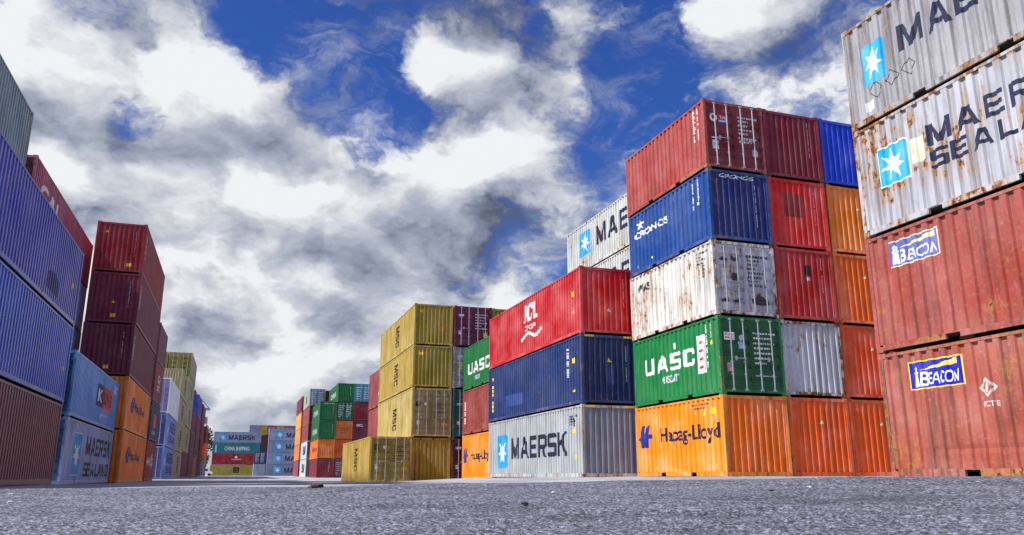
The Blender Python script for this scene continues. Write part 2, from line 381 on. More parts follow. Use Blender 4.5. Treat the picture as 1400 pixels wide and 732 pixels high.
def container(label, x, y, z, L, H, rgb, end='panel', rz=0.0, rust=.22, dirt=.35, lod=2, endrgb=None, frame_rust=None, side_faces=('-x', '+x'), dent=None, doorrgb=None, rough=.42, ground=False, name='shipping_container'):
    """x, y: centre of the base; the end named by `end` faces -Y, the other end is the other kind"""
    t = thing(name, label, 'container', (x, y, z), rz, GROUP)
    m = paint(rgb, rust, dirt, rough); fr = paint(rgb, (frame_rust if frame_rust is not None else min(1, rust+.25)), min(.95, dirt+.28), rough)
    a, b = Wd/2, L/2
    # frame
    pm = cached(('corner_post', H), lambda bm: box(bm, -.05, .05, -.05, .05, .119, H-.119))
    cm = casting_mesh()
    for sx in (-1, 1):
        for sy in (-1, 1):
            ob('corner_post', pm, fr, t, (sx*(a-.05), sy*(b-.05), 0))
            if lod >= 1:
                for zz in (0, H-.118): ob('corner_casting', cm, fr, t, (sx*(a-.081), sy*(b-.089), zz))
    h0 = .010 if ground else .036
    rm = rail_mesh(L, L < 7 and lod >= 1, h0)
    trm = cached(('top_side_rail', L, H), lambda bm: box(bm, -b+.102, b-.102, 0, .06, H-.088, H-.028))
    for sx in (-1, 1):
        ob('bottom_side_rail', rm, fr, t, (sx*(a-.004), 0, 0), -sx*-math.pi/2)
        ob('top_side_rail', trm, fr, t, (sx*(a-.004), 0, 0), sx*math.pi/2)
    hm = cached(('top_end_rail', H), lambda bm: box(bm, -a+.102, a-.102, 0, .06, H-.128, H-.028))
    sm = cached(('bottom_end_rail', h0), lambda bm: box(bm, -a+.102, a-.102, 0, .06, h0 if ground else .052, .150))
    for r_ in (0, math.pi):
        s = -1 if r_ == 0 else 1
        ob('top_end_rail', hm, fr, t, (0, s*(b-.006), 0), r_); ob('bottom_end_rail', sm, fr, t, (0, s*(b-.006), 0), r_)
    if not ground and lod >= 1:                                 # twist locks couple it to the box below
        for sx in (-1, 1):
            for sy in (-1, 1): ob('twist_lock', cached(('twist_lock',), lambda bm: box(bm, -.055, .055, -.06, .06, -.023, .012)), MAT_DARK, t, (sx*(a-.085), sy*(b-.095), 0))
    ob('roof', cached(('roof', L, H), lambda bm: box(bm, -a+.066, a-.066, -b+.07, b-.07, H-.045, H-.020)), MAT_ROOF, t)
    ob('underfloor', cached(('underfloor', L), lambda bm: box(bm, -a+.056, a-.056, -b+.07, b-.07, .10, .14)), MAT_WOODFLOOR, t)
    # walls
    out = {'root': t, 'paint': m}
    for s in ('-x', '+x'):
        sx = -1 if s == '-x' else 1
        pr = prof_side(L); dk = dent if s in side_faces else None
        me = cached(('side_panel', L, H, dent.__name__ if dk else ''), lambda bm: build_panel(bm, L-.204, .160, H-.089, pr, 26 if dk else 1, dk))
        o = ob('side_panel', me, m, t, (sx*a, 0, 0), sx*math.pi/2); panel_prof[o.name] = pr; out[s] = o
    em = paint(endrgb or rgb, rust, dirt)  # endrgb is darker than rgb: shade of the end wall put into its colour
    for which in ('near', 'far'):
        kind = end if which == 'near' else ('door' if end == 'panel' else 'panel')
        s = -1 if which == 'near' else 1; r_ = 0 if which == 'near' else math.pi
        if kind == 'panel':
            pe = prof_end()
            me = cached(('end_panel', H), lambda bm: build_panel(bm, Wd-.204, 0.152, H-.129, pe))
            o = ob('end_panel', me, em, t, (0, s*b, 0), r_); panel_prof[o.name] = pe; out[which] = o
        else:
            dm = door_mesh(H); wd = (Wd-.216)/2; dmat = paint(doorrgb or endrgb or rgb, rust, dirt)
            ds = []
            for k in (0, 1):
                xo = -Wd/2+.104 if k == 0 else .004
                lx = xo if which == 'near' else -xo
                d = ob('door', dm, dmat, t, (lx, s*(b-.012), 0), r_); panel_prof[d.name] = prof_door(H); ds.append(d)
                if which == 'near' or lod >= 2:
                    for q in (.30, .74) if k == 0 else (.26, .70): ob('lock_rod', rod_mesh(H), MAT_ROD, d, (wd*q, 0, 0))
                    if lod >= 2:
                        ob('door_handle', handle_mesh(), MAT_ROD, d, (wd*(.74 if k == 0 else .26), 0, 0), 0, (-1, 1, 1) if k == 0 else (1, 1, 1))
                        for zz in (.35, .95, H-.95, H-.35): ob('hinge', hinge_mesh(), dmat, d, (.03 if k == 0 else wd-.03, 0, zz), 0, (1, 1, 1) if k == 0 else (-1, 1, 1))
            out[which+'_doors'] = ds
    return out

# ---- flat marks
WHITE = paint('e6e6e8', .10, .22); NAVY = paint('1c2440', .12, .2); BLACK = paint('17171c', .05, .15); LBLUE = paint('2fa3dc', .08, .18); YEL = paint('ffd21e', 0, .08)
RED = paint('d0252c', .05, .15); HLBLUE = paint('1d2f8c', .05, .15); ROYAL = paint('1522b4', .0, .12); CREAM = paint('e8dfae', 0, .1); PALE = paint('c9cad8', .05, .2); BROWN = paint('3b3833', .1, .3); VIOLET = paint('5560ad', .02, .2); BLUE2 = paint('1d5fc0', .0, .15)
def rect(u0, v0, u1, v1): return [(u0, v0), (u1, v0), (u1, v1), (u0, v1)]
def rrect(u0, v0, u1, v1, r=.08, n=4):
    p = []
    for cx, cy, a0 in ((u1-r, v0+r, -90), (u1-r, v1-r, 0), (u0+r, v1-r, 90), (u0+r, v0+r, 180)):
        for i in range(n+1): a = R(a0+90*i/n); p.append((cx+r*math.cos(a), cy+r*math.sin(a)))
    return p
def star(cu, cv, ru, rv, n=7, inner=.36, rot=90):
    return [(cu+ru*(1 if i % 2 == 0 else inner)*math.cos(R(rot+180*i/n)), cv+rv*(1 if i % 2 == 0 else inner)*math.sin(R(rot+180*i/n))) for i in range(2*n)]
def star_logo(p, u0, v0, u1, v1, ring=False):
    r = min(u1-u0, v1-v0)*.07
    if ring: decal(p, 'logo_border', WHITE, [rrect(u0-.03, v0-.03, u1+.03, v1+.03, r)], off=.002)
    decal(p, 'logo_square', LBLUE, [rrect(u0, v0, u1, v1, r)], off=.0035)
    decal(p, 'logo_star', WHITE, [star((u0+u1)/2, (v0+v1)/2, (u1-u0)*.44, (v1-v0)*.44)], off=.0055)
def dashes(p, u, v0, v1, w_=.06, mat=None, seed=1, off=.004):
    """column of small weathered identification marks, too small to read"""
    r = random.Random(seed); v = v1; P_ = []
    while v > v0:
        h = r.uniform(.03, .07)
        if r.random() < .86: P_.append(rect(u, v-h, u+w_*r.uniform(.6, 1), v))
        v -= h+r.uniform(.012, .03)
    decal(p, 'identification_marks', mat or WHITE, P_, off=off, key=('dash', u, v0, v1, w_, seed))['kind'] = 'stuff'
def dash_rows(p, u0, u1, v0, v1, rows, mat=None, seed=1, h=.055, off=.006):
    r = random.Random(seed); P_ = []
    for i in range(rows):
        v = v1-(v1-v0)*i/max(1, rows-1); u = u0; end_ = u0+(u1-u0)*(1 if i == 0 else r.uniform(.4, .95))
        while u < end_:
            k = r.uniform(.03, .10); P_.append(rect(u, v-h, min(u+k, end_), v)); u += k+r.uniform(.015, .05)
    decal(p, 'identification_marks', mat or WHITE, P_, off=off, key=('rows', u0, u1, v0, v1, rows, seed))['kind'] = 'stuff'
def warn(p, u, v, s=.11, kind='tri', mat=None):
    decal(p, 'warning_sticker', mat or YEL, [[(u-s, v-s*.8), (u+s, v-s*.8), (u, v+s)] if kind == 'tri' else rect(u-s, v-s*.75, u+s, v+s*.75)], off=.004)
def msc(p, u0=-.1, v0=.62, u1=1.15, v1=2.02): decal(p, 'lettering', BLACK, text='MSC', rect=(u0, v0, u1, v1), rot=-1)

TIER = {1: ['single'], 2: ['bottom of', 'top of'], 3: ['bottom of', 'middle of', 'top of'], 4: ['bottom of', 'second up in', 'third up in', 'top of'], 5: ['bottom of', 'second up in', 'third up in', 'fourth up in', 'top of']}
def stack(desc, X, Y, z, items, L=6.058, side='R', lod=2, rz=0.0, jit=.03):
    """X: the plane of the wall that faces the lane, Y: the near end; items from the ground up"""
    res = []; rr = random.Random(int(abs(X*100)+abs(Y*10)))
    for i, it in enumerate(items):
        it = dict(it); look = it.pop('look'); H = round(it.pop('H', 2.591)-.022, 4); Li = it.pop('L', L); dx = it.pop('dx', 0); dy = it.pop('dy', 0)
        cx = X+Wd/2 if side == 'R' else X-Wd/2
        lab = f"{look}, {TIER[len(items)][i]} {desc}"
        kw = dict(lod=lod, ground=i == 0); kw.update(it)
        j = jit if i else jit*.3
        res.append(container(lab, cx+dx+rr.uniform(-j, j), Y+Li/2+dy+rr.uniform(-j, j), z, Li, H, rz=rz+R(rr.uniform(-.12, .12)), **kw))
        z += H+.022
    return res
C = lambda look, rgb, **k: dict(look=look, rgb=rgb, **k)

# ------------------------------------------------------------------ ground
CP = np.array([  # x, y, z : the yard is not level; it dips along the lane and rises towards the near right stack
    (0, 0, -.135), (.4, 1.6, -.135), (-.6, 2, -.137), (-1, 4, -.133), (1.5, 1.4, -.128), (2.2, 2.6, -.105), (3, 3, -.09), (1.2, 4.5, -.118), (4.2, 3.6, -.065), (6, 5, -.012), (8, 6.4, -.004), (10, 8, -.002),
    (-2.3, 9.6, -.128), (.4, 9.4, -.110), (2.7, 9.2, -.078), (5, 8.5, -.045), (7.2, 7.4, -.012), (9.5, 11, -.004), (11, 16, -.004), (8, 14, -.04),
    (13, 7, -.008), (13, 14, -.008), (16, 10, -.008), (14.7, 22, -.006), (14.7, 28.4, -.006), (22, 22, -.006), (22, 28, -.006), (12.5, 29, -.04), (12.5, 40, -.05), (15, 35, -.05), (12.8, 42, -.23), (12.8, 46.5, -.24), (18, 39, -.1),
    (7.2, 46, -.34), (7.2, 58, -.34), (9.7, 46, -.34), (9.7, 59, -.34), (15, 50, -.34), (10, 66, -.30), (20, 55, -.34), (5, 40, -.31), (2, 30, -.29), (3, 20, -.19), (6, 22, -.14), (1, 15, -.17),
    (-5.5, 18, -.25), (-5.5, 24, -.25), (-5.5, 30, -.25), (-8, 24, -.25), (-5.6, 33, -.31), (-5.6, 40, -.31), (-5.4, 45, -.34), (-5.4, 57, -.34), (-8, 45, -.33), (-5.3, 63, -.30), (-5.3, 72, -.24), (-5.3, 84, -.22), (-5.3, 97, -.2), (-5.3, 112, -.15),
    (-2, 12, -.16), (-4, 15, -.22), (-14, 20, -.25), (-14, 50, -.33), (0, 60, -.33), (4, 80, -.27), (3, 100, -.2), (11, 122, -.3), (11, 134, -.2), (11, 147, -.12), (4, 125, -.2), (3, 150, -.07), (-5, 140, -.08), (-5, 165, -.05), (4, 190, 0), (0, 235, 0), (14, 220, 0), (0, 300, 0), (40, 300, 0), (-40, 300, 0),
    (-60, 60, -.2), (60, 60, -.1), (60, 10, 0), (-40, 0, -.2), (0, -30, -.15), (40, -30, -.1), (0, 900, 0), (300, 300, 0), (-300, 300, 0), (-300, -60, 0), (300, -60, 0)], float)
def ground_z(x, y):
    x = np.asarray(x, float); y = np.asarray(y, float); sh = x.shape; x = x.ravel(); y = y.ravel(); out = np.empty_like(x)
    for i in range(0, len(x), 40000):
        d2 = (x[i:i+40000, None]-CP[None, :, 0])**2+(y[i:i+40000, None]-CP[None, :, 1])**2
        h2 = 0.04*(CP[:, 0]**2+CP[:, 1]**2)*.25+.05
        k = 1/(d2+h2[None, :]*.25)**2
        out[i:i+40000] = (k*CP[None, :, 2]).sum(1)/k.sum(1)
    return out.reshape(sh)
def grid_mesh(name, xs, ys, fz):
    X_, Y_ = np.meshgrid(xs, ys); Z_ = fz(X_, Y_); nx, ny = len(xs), len(ys)
    V = np.stack([X_.ravel(), Y_.ravel(), Z_.ravel()], 1)
    i = np.arange(nx*ny).reshape(ny, nx); F = np.stack([i[:-1, :-1].ravel(), i[:-1, 1:].ravel(), i[1:, 1:].ravel(), i[1:, :-1].ravel()], 1)
    me = bpy.data.meshes.new(name); me.vertices.add(len(V)); me.vertices.foreach_set('co', V.ravel())
    me.loops.add(F.size); me.loops.foreach_set('vertex_index', F.ravel().astype(np.int32)); me.polygons.add(len(F)); me.polygons.foreach_set('loop_start', (np.arange(len(F))*4).astype(np.int32))
    me.update(calc_edges=True); me.validate(); me.materials.append(None)
    for p in me.polygons: p.use_smooth = True
    return me
def concrete_mat():
    m = bpy.data.materials.new('yard_concrete'); m.use_nodes = True; b = NB(m.node_tree); bs = b.n['Principled BSDF']
    t = b.new('ShaderNodeTexCoord').outputs['Object']
    n1 = b.noise(t, .35, 6, .6); n2 = b.noise(t, 6, 8, .65); n3 = b.noise(t, 60, 4, .6)
    st = b.noise(b.vmath('MULTIPLY', t, (.9, .12, 1)), 1.0, 5, .6)
    c = b.mix(b.smooth(n1, .3, .7), (.25, .25, .285, 1), (.42, .42, .46, 1))
    c = b.mix(b.smooth(st, .45, .7, 0, .55), c, (.16, .16, .19, 1))
    c = b.mix(1.0, c, b.smooth(n2, .3, .7, .8, 1.15, 'LINEAR'), 'MULTIPLY')
    c = b.mix(1.0, c, b.smooth(n3, .3, .7, .8, 1.2, 'LINEAR'), 'MULTIPLY')
    b.l.new(c, bs.inputs['Base Color']); bs.inputs['Roughness'].default_value = .8
    bp = b.new('ShaderNodeBump'); bp.inputs['Strength'].default_value = .5; bp.inputs['Distance'].default_value = .02; b.l.new(b.math('ADD', n3, n2), bp.inputs['Height']); b.l.new(bp.outputs[0], bs.inputs['Normal'])
    return m
def axis(pts):
    o = []
    for (a, b, n) in pts: o += list(np.linspace(a, b, n, endpoint=False))
    return np.array(o+[pts[-1][1]])
# the worn asphalt apron ends on a straight line across the lane; the concrete yard runs on beyond
EDGE_A, EDGE_B = np.array([-6.0, 10.6]), np.array([12.6, 6.3])
def edge_dist(x, y):                                            # >0 on the camera's side
    d = (EDGE_B-EDGE_A)/np.linalg.norm(EDGE_B-EDGE_A); n_ = np.array([d[1], -d[0]])
    return (x-EDGE_A[0])*n_[0]+(y-EDGE_A[1])*n_[1]
xs = axis([(-1500, -200, 8), (-200, -40, 16), (-40, -16, 12), (-16, 26, 106), (26, 60, 14), (60, 300, 14), (300, 1500, 8)])
ys = axis([(-80, -6, 10), (-6, 30, 100), (30, 70, 60), (70, 180, 40), (180, 320, 14), (320, 2500, 14)])
def ground_fz(x, y):
    z = ground_z(x, y); d = edge_dist(x, y)
    inside = (np.hypot(x, y) < 16) & (d > -.05)
    return np.where(inside, z-.05, z-.012)
g = ob('ground', grid_mesh('ground', xs, ys, ground_fz), concrete_mat()); g['kind'] = 'structure'

def hash2(ix, iy, s):
    h = (ix*374761393+iy*668265263+s*1442695041) & 0xffffffff
    h = ((h ^ (h >> 13))*1274126177) & 0xffffffff
    return ((h ^ (h >> 16)) & 0xffffff)/float(0xffffff)
def stones(x, y, cell, s):
    """cellular field: (height of the stone in this cell, tone of that stone)"""
    gx, gy = x/cell, y/cell; ix, iy = np.floor(gx).astype(np.int64), np.floor(gy).astype(np.int64)
    best = np.full(x.shape, 9.0); sec = np.full(x.shape, 9.0); tone = np.zeros(x.shape); hh = np.zeros(x.shape)
    for dx in (-1, 0, 1):
        for dy in (-1, 0, 1):
            cx, cy = ix+dx, iy+dy
            px = cx+hash2(cx, cy, s); py = cy+hash2(cx, cy, s+1)
            d = np.hypot(gx-px, gy-py); m_ = d < best
            sec = np.where(m_, best, np.minimum(sec, d)); best = np.where(m_, d, best)
            tone = np.where(m_, hash2(cx, cy, s+2), tone); hh = np.where(m_, hash2(cx, cy, s+3), hh)
    return np.clip((sec-best)*1.7, 0, 1)**.6*(.25+.75*hh), tone
def vnoise(x, y, cell, s):
    gx, gy = x/cell, y/cell; ix, iy = np.floor(gx).astype(np.int64), np.floor(gy).astype(np.int64); fx, fy = gx-ix, gy-iy
    fx = fx*fx*(3-2*fx); fy = fy*fy*(3-2*fy)
    a, b_, c, d = hash2(ix, iy, s), hash2(ix+1, iy, s), hash2(ix, iy+1, s), hash2(ix+1, iy+1, s)
    return (a*(1-fx)+b_*fx)*(1-fy)+(c*(1-fx)+d*fx)*fy
def asphalt_apron():
    th = np.concatenate([np.linspace(R(-75), R(-25), 60, endpoint=False), np.linspace(R(-25), R(63), 820, endpoint=False), np.linspace(R(63), R(85), 40)]); na, nr = len(th), 770                          # bearings from the lane axis, finer rows near the viewer
    d = (EDGE_B-EDGE_A)/np.linalg.norm(EDGE_B-EDGE_A); n_ = np.array([d[1], -d[0]])
    k0 = edge_dist(0.0, 0.0)
    rmax = np.clip(k0/np.maximum(-(np.sin(th)*n_[0]+np.cos(th)*n_[1]), .05), 0, 15.5)
    r0 = 1.25; q = np.concatenate([np.zeros(30), np.linspace(0, 1, nr-30)])[:, None]
    rad = r0*(np.maximum(rmax, 2.0)[None, :]/r0)**q; rad[:30] *= np.linspace(.3, .995, 30)[:, None]
    rad = rad+(np.sin(th*41)*.02+np.sin(th*97)*.012)[None, :]*(q**30)
    X_ = rad*np.sin(th)[None, :]; Y_ = rad*np.cos(th)[None, :]
    # rotate a little so that the grain does not line up with the axes
    c_, s_ = math.cos(.5), math.sin(.5); U = X_*c_-Y_*s_+100; V_ = X_*s_+Y_*c_+100
    h1, t1 = stones(U, V_, .0075, 3); h2, t2 = stones(U+V_*.3, V_, .014, 17)
    wear = vnoise(U, V_, .55, 5)*.6+vnoise(U, V_, .17, 8)*.4
    hole = np.clip((vnoise(U, V_, .9, 31)*.55+vnoise(U, V_, .21, 32)*.45-.66)*6, 0, 1)
    patchy = vnoise(U, V_, .09, 41)
    fade = np.clip((rmax[None, :]-rad)/.25, 0, 1)
    Z_ = ground_z(X_[::4, ::4], Y_[::4, ::4])
    # upsample the smooth base height
    Zb = np.empty_like(X_); rr = np.arange(nr)/4.0; cc = np.arange(na)/4.0
    i0 = np.minimum(rr.astype(int), Z_.shape[0]-1); i1 = np.minimum(i0+1, Z_.shape[0]-1); fr_ = (rr-i0)[:, None]
    j0 = np.minimum(cc.astype(int), Z_.shape[1]-1); j1 = np.minimum(j0+1, Z_.shape[1]-1); fc = (cc-j0)[None, :]
    Zb = (Z_[i0][:, j0]*(1-fc)+Z_[i0][:, j1]*fc)*(1-fr_)+(Z_[i1][:, j0]*(1-fc)+Z_[i1][:, j1]*fc)*fr_
    amp = .55+.45*patchy
    Zf = Zb+h1*.0056*amp+h2*.0052*(wear > .45)*amp+(wear-.5)*.010-hole*.014
    Zf = np.where(q > .9985, Zb-.05, Zf)
    tone = np.where(h2 > .55, t2, t1)
    stone = np.clip(.032+.30*tone**2.1, 0, 1)*np.clip(h1*1.7+.22, .22, 1)*(1-.35*hole)
    V3 = np.stack([X_.ravel(), Y_.ravel(), Zf.ravel()], 1)
    i = np.arange(na*nr).reshape(nr, na); F = np.stack([i[:-1, :-1].ravel(), i[1:, :-1].ravel(), i[1:, 1:].ravel(), i[:-1, 1:].ravel()], 1)[:, ::-1]
    me = bpy.data.meshes.new('asphalt_apron'); me.vertices.add(len(V3)); me.vertices.foreach_set('co', V3.ravel())
    me.loops.add(F.size); me.loops.foreach_set('vertex_index', F.ravel().astype(np.int32)); me.polygons.add(len(F)); me.polygons.foreach_set('loop_start', (np.arange(len(F))*4).astype(np.int32))
    me.update(calc_edges=True); me.materials.append(None)
    ca = me.color_attributes.new('stone', 'FLOAT_COLOR', 'POINT')
    warm = vnoise(U, V_, .03, 77).ravel()*.10
    s1 = stone.ravel(); cl = np.stack([s1*(.95+warm*.4), s1*(1.0), s1*(1.34-warm*.5), np.ones_like(s1)], 1)
    ca.data.foreach_set('color', cl.ravel())
    m = bpy.data.materials.new('worn_asphalt'); m.use_nodes = True; b = NB(m.node_tree); bs = b.n['Principled BSDF']
    at_ = b.new('ShaderNodeAttribute'); at_.attribute_name = 'stone'
    t = b.new('ShaderNodeTexCoord').outputs['Object']
    big = b.noise(t, .9, 5, .6); mid = b.noise(t, 7, 5, .6); fine = b.noise(t, 160, 3, .6)
    c = b.mix(1.0, at_.outputs['Color'], b.smooth(big, .3, .7, .85, 1.25, 'LINEAR'), 'MULTIPLY')
    c = b.mix(1.0, c, b.smooth(mid, .3, .7, .88, 1.14, 'LINEAR'), 'MULTIPLY')
    c = b.mix(1.0, c, b.smooth(fine, .3, .7, .8, 1.25, 'LINEAR'), 'MULTIPLY')
    st = b.noise(b.vmath('MULTIPLY', t, (.5, 1.1, 1)), 1.0, 5, .6, .4)
    c = b.mix(b.smooth(st, .54, .66, 0, .45), c, (.035, .035, .042, 1))
    b.l.new(c, bs.inputs['Base Color']); bs.inputs['Roughness'].default_value = .62
    bp = b.new('ShaderNodeBump'); bp.inputs['Strength'].default_value = .6; bp.inputs['Distance'].default_value = .003; b.l.new(fine, bp.inputs['Height']); b.l.new(bp.outputs[0], bs.inputs['Normal'])
    o = ob('asphalt_apron', me, m); o['kind'] = 'structure'
asphalt_apron()

# ------------------------------------------------------------------ right side: the near stack
def dent_low(u, z):
    k = max(0, min(1, (1.15-z)/.3))
    s = .010*math.sin(u*5.1+1.3)*math.sin(z*7+u)+.012*math.exp(-((u+.2)**2*9+(z-.85)**2*22))+.020*math.exp(-((u-1.4)**2*14+(z-.6)**2*30))+.016*math.exp(-((u+1.9)**2*20+(z-.45)**2*40))
    crease = .020*math.exp(-((z-.50)/.035)**2)*(1 if u > -1.9 else 0)
    return (s+crease)*k
def dent_up(u, z):
    k = max(0, min(1, (1.45-z)/.4))
    return k*(.007*math.sin(u*4.3)*math.sin(z*6+u*2)+.014*math.exp(-((u-.3)**2*12+(z-.7)**2*26))+.012*math.exp(-((u+1.3)**2*16+(z-.4)**2*40)))
SAL = 'b4555a'
N = stack('right edge stack', 13.08, 13.90-6.058, -.022, [
    C('dented salmon red container with bright blue lighthouse sign', 'a2574a', rust=.34, dirt=.5, frame_rust=.62, dent=dent_low),
    C('salmon red container with faded violet lighthouse sign', '9c4e46', rust=.26, dirt=.42, frame_rust=.5, dent=dent_up),
    C('badly rusted white container with two lines of dark lettering', 'a8aab4', rust=.62, dirt=.45, frame_rust=.9),
    C('weathered grey container with star emblem and dark lettering', '97979d', rust=.22, dirt=.55, frame_rust=.75)], lod=2, jit=.012)
p = N[3]['-x']; star_logo(p, -2.52, .90, -1.86, 1.88); decal(p, 'lettering', NAVY, text='MAERSK', rect=(-1.42, 1.22, 2.55, 1.84)); decal(p, 'faded_patch', PALE, [rect(-2.55, .28, -2.28, .52)])
P_ = []
for cu, cv in ((-2.2, .72), (-1.72, .78), (-1.22, .80)):
    for (a, b_) in (((0, .2), (.2, 0)), ((.2, 0), (0, -.2)), ((0, -.2), (-.2, 0)), ((-.2, 0), (0, .2))):
        P_.append([(cu+a[0], cv+a[1]), (cu+b_[0], cv+b_[1]), (cu+b_[0]*.90, cv+b_[1]*.90), (cu+a[0]*.90, cv+a[1]*.90)])
decal(p, 'worn_diamond_marks', BROWN, P_, off=.0065)
p = N[2]['-x']; star_logo(p, -2.40, 1.0, -1.58, 1.86, True); decal(p, 'lettering', NAVY, text='MAERSK', rect=(-1.02, 1.43, 2.6, 1.90)); decal(p, 'lettering', NAVY, text='SEALAND', rect=(-1.0, .92, 2.6, 1.32)); decal(p, 'faded_patch', paint('cfcab4', .5, .3), [rect(-1.45, 1.20, -1.10, 1.75)], off=.002)
def beacon(p, u0, v0, u1, v1, bright):
    wd, hh = u1-u0, v1-v0; f = lambda a, b_: (u0+wd*a, v0+hh*b_)
    decal(p, 'sign_border', YEL if bright else CREAM, [rect(u0, v0, u1, v1)], off=.002)
    decal(p, 'sign_panel', ROYAL if bright else VIOLET, [rect(u0+.025, v0+.025, u1-.025, v1-.025)], off=.0035)
    decal(p, 'light_beam', YEL if bright else CREAM, [[f(.20, .66), f(.93, .72), f(.93, .93)]], off=.005)
    decal(p, 'light_beam_lines', ROYAL if bright else VIOLET, [[f(.50, .70+k*.045), f(.92, .735+k*.052), f(.92, .742+k*.052), f(.50, .704+k*.045)] for k in range(3)], off=.0062)
    decal(p, 'lighthouse', WHITE, [[f(.07, .10), f(.19, .10), f(.165, .55), f(.095, .55)], [f(.075, .56), f(.185, .56), f(.185, .61), f(.075, .61)], [f(.10, .62), f(.16, .62), f(.16, .72), f(.10, .72)], [f(.085, .73), f(.175, .73), f(.13, .84)]], off=.005)
    decal(p, 'lettering', WHITE, text='B', rect=(*f(.20, .10), *f(.345, .60)), shear=.12, off=.005)
    decal(p, 'lettering', WHITE, text='EACON', rect=(*f(.36, .13), *f(.92, .54)), shear=.14, off=.005)
beacon(N[1]['-x'], -2.40, 1.75, -1.06, 2.32, False); beacon(N[0]['-x'], -2.26, 1.72, -.96, 2.30, True)
p = N[0]['-x']
WORN = paint('d9c6c4', .42, .5)
P_ = []
for a, b_ in (((0, .18), (-.20, 0)), ((-.20, 0), (0, -.18)), ((0, -.18), (.20, 0)), ((.20, 0), (0, .18))):
    P_.append([(-.48+a[0], 1.61+a[1]), (-.48+b_[0], 1.61+b_[1]), (-.48+b_[0]*.62, 1.61+b_[1]*.62), (-.48+a[0]*.62, 1.61+a[1]*.62)])
P_.append([(-.52, 1.52), (-.46, 1.52), (-.42, 1.70), (-.48, 1.70)])
decal(p, 'stencil_emblem', WORN, P_, off=.004); decal(p, 'lettering', WORN, text='FCTE', rect=(-.62, 1.26, -.28, 1.36))

# ---- the five-high corner block, three columns
ORS, ORE = 'ee8a10', 'f2600a'
A0 = stack('the tall corner stack', 14.70, 22.46, -.018, [
    C('orange container with dark blue lettering and arrow emblem', ORS, rust=.16, dirt=.25, endrgb='f27410', frame_rust=.35),
    C('green container with wide white lettering and green doors', '0f7a3f', rust=.10, dirt=.25, end='door', doorrgb='0c5a2c', frame_rust=.35),
    C('rust-streaked cream container with white doors', 'ccccc8', rust=.54, dirt=.40, end='door', doorrgb='bcbcc8', frame_rust=.9),
    C('blue container with white lettering and small star emblem', '1b478e', rust=.16, dirt=.35, endrgb='132870', frame_rust=.45),
    C('brick red container with dark red doors and white bars', 'a34540', rust=.22, dirt=.35, end='door', doorrgb='7d1a26', frame_rust=.6)])
p = A0[0]['-x']
hl = [[(-2.86, 1.36), (-2.52, 1.86), (-2.28, 1.86), (-2.48, 1.44), (-2.40, 1.03), (-2.64, 1.03)], [(-2.42, 1.40), (-2.18, 1.86), (-1.92, 1.86), (-2.04, 1.52), (-1.80, 1.52), (-1.80, 1.36), (-2.08, 1.36), (-2.12, 1.03), (-2.34, 1.03)]]
decal(p, 'arrow_emblem', HLBLUE, hl); decal(p, 'lettering', NAVY, text='Hapag-Lloyd', rect=(-1.17, 1.05, 2.70, 1.70))
warn(p, 2.45, 2.08, .13, 'sq'); warn(p, 1.85, 2.05, .11); warn(p, 1.3, 2.06, .06, 'sq', WHITE); dash_rows(p, 1.1, 2.1, 2.24, 2.36, 2, BROWN, 5, .05, .004)
p = A0[1]['-x']; decal(p, 'lettering', WHITE, text='UASC', rect=(-2.20, 1.11, 1.45, 1.72)); decal(p, 'lettering', PALE, text='MUSCAT', rect=(-.9, .68, .28, .95)); decal(p, 'small_mark', WHITE, [rect(.02, 1.84, .22, 2.06)])
decal(p, 'white_strip', WHITE, [rect(1.65, .77, 2.10, 2.06)], off=.003); decal(p, 'red_marks', RED, [[(1.72+.04*(k % 2), .93+.28*k), (2.02, .95+.28*k), (1.98, 1.02+.28*k), (1.86, 1.06+.28*k), (1.76, 1.01+.28*k)] for k in range(4)], off=.005)
dashes(p, 2.22, .95, 2.35, .09, None, 3); dashes(p, 2.5, 1.9, 2.35, .08, None, 4); warn(p, 2.52, 1.72, .09, 'sq')
p = A0[2]['-x']; decal(p, 'worn_lettering', BROWN, text='WAS', rect=(-2.46, 1.82, -1.46, 2.14)); dash_rows(p, 2.0, 2.7, 1.95, 2.30, 4, BROWN, 8, .07, .004); dashes(p, 2.3, 1.4, 1.9, .12, BROWN, 9)
p = A0[3]['-x']; decal(p, 'lettering', WHITE, text='CRONOS', rect=(-2.58, 1.47, .12, 1.75)); decal(p, 'star_emblem', WHITE, [star(-2.08, 2.02, .34, .24, 5, .40)]); dashes(p, 1.95, 1.35, 2.3, .07, None, 12); dashes(p, 2.3, 1.6, 2.35, .07, None, 13); warn(p, 2.28, 1.48, .07, 'sq'); decal(p, 'scuff_marks', WHITE, [[(-1.3, .42), (-1.1, .40), (-1.28, .52)], [(-2.5, .3), (-2.32, .34), (-2.42, .45)]])
p = A0[3]['near']; decal(p, 'lettering', WHITE, text='CRONOS', rect=(-.75, 2.28, .62, 2.42)); dashes(p, .62, .6, 2.1, .035, None, 15)
p = A0[4]['-x']; dashes(p, 2.3, 1.2, 2.35, .09, None, 21); dashes(p, 2.58, 1.2, 2.35, .08, None, 22)
d0, d1 = A0[4]['near_doors']
ring = [[(.30+.15*math.cos(R(k*30)), 1.92+.17*math.sin(R(k*30))), (.30+.15*math.cos(R(k*30+30)), 1.92+.17*math.sin(R(k*30+30))), (.30+.08*math.cos(R(k*30+30)), 1.92+.09*math.sin(R(k*30+30))), (.30+.08*math.cos(R(k*30)), 1.92+.09*math.sin(R(k*30)))] for k in range(12)]
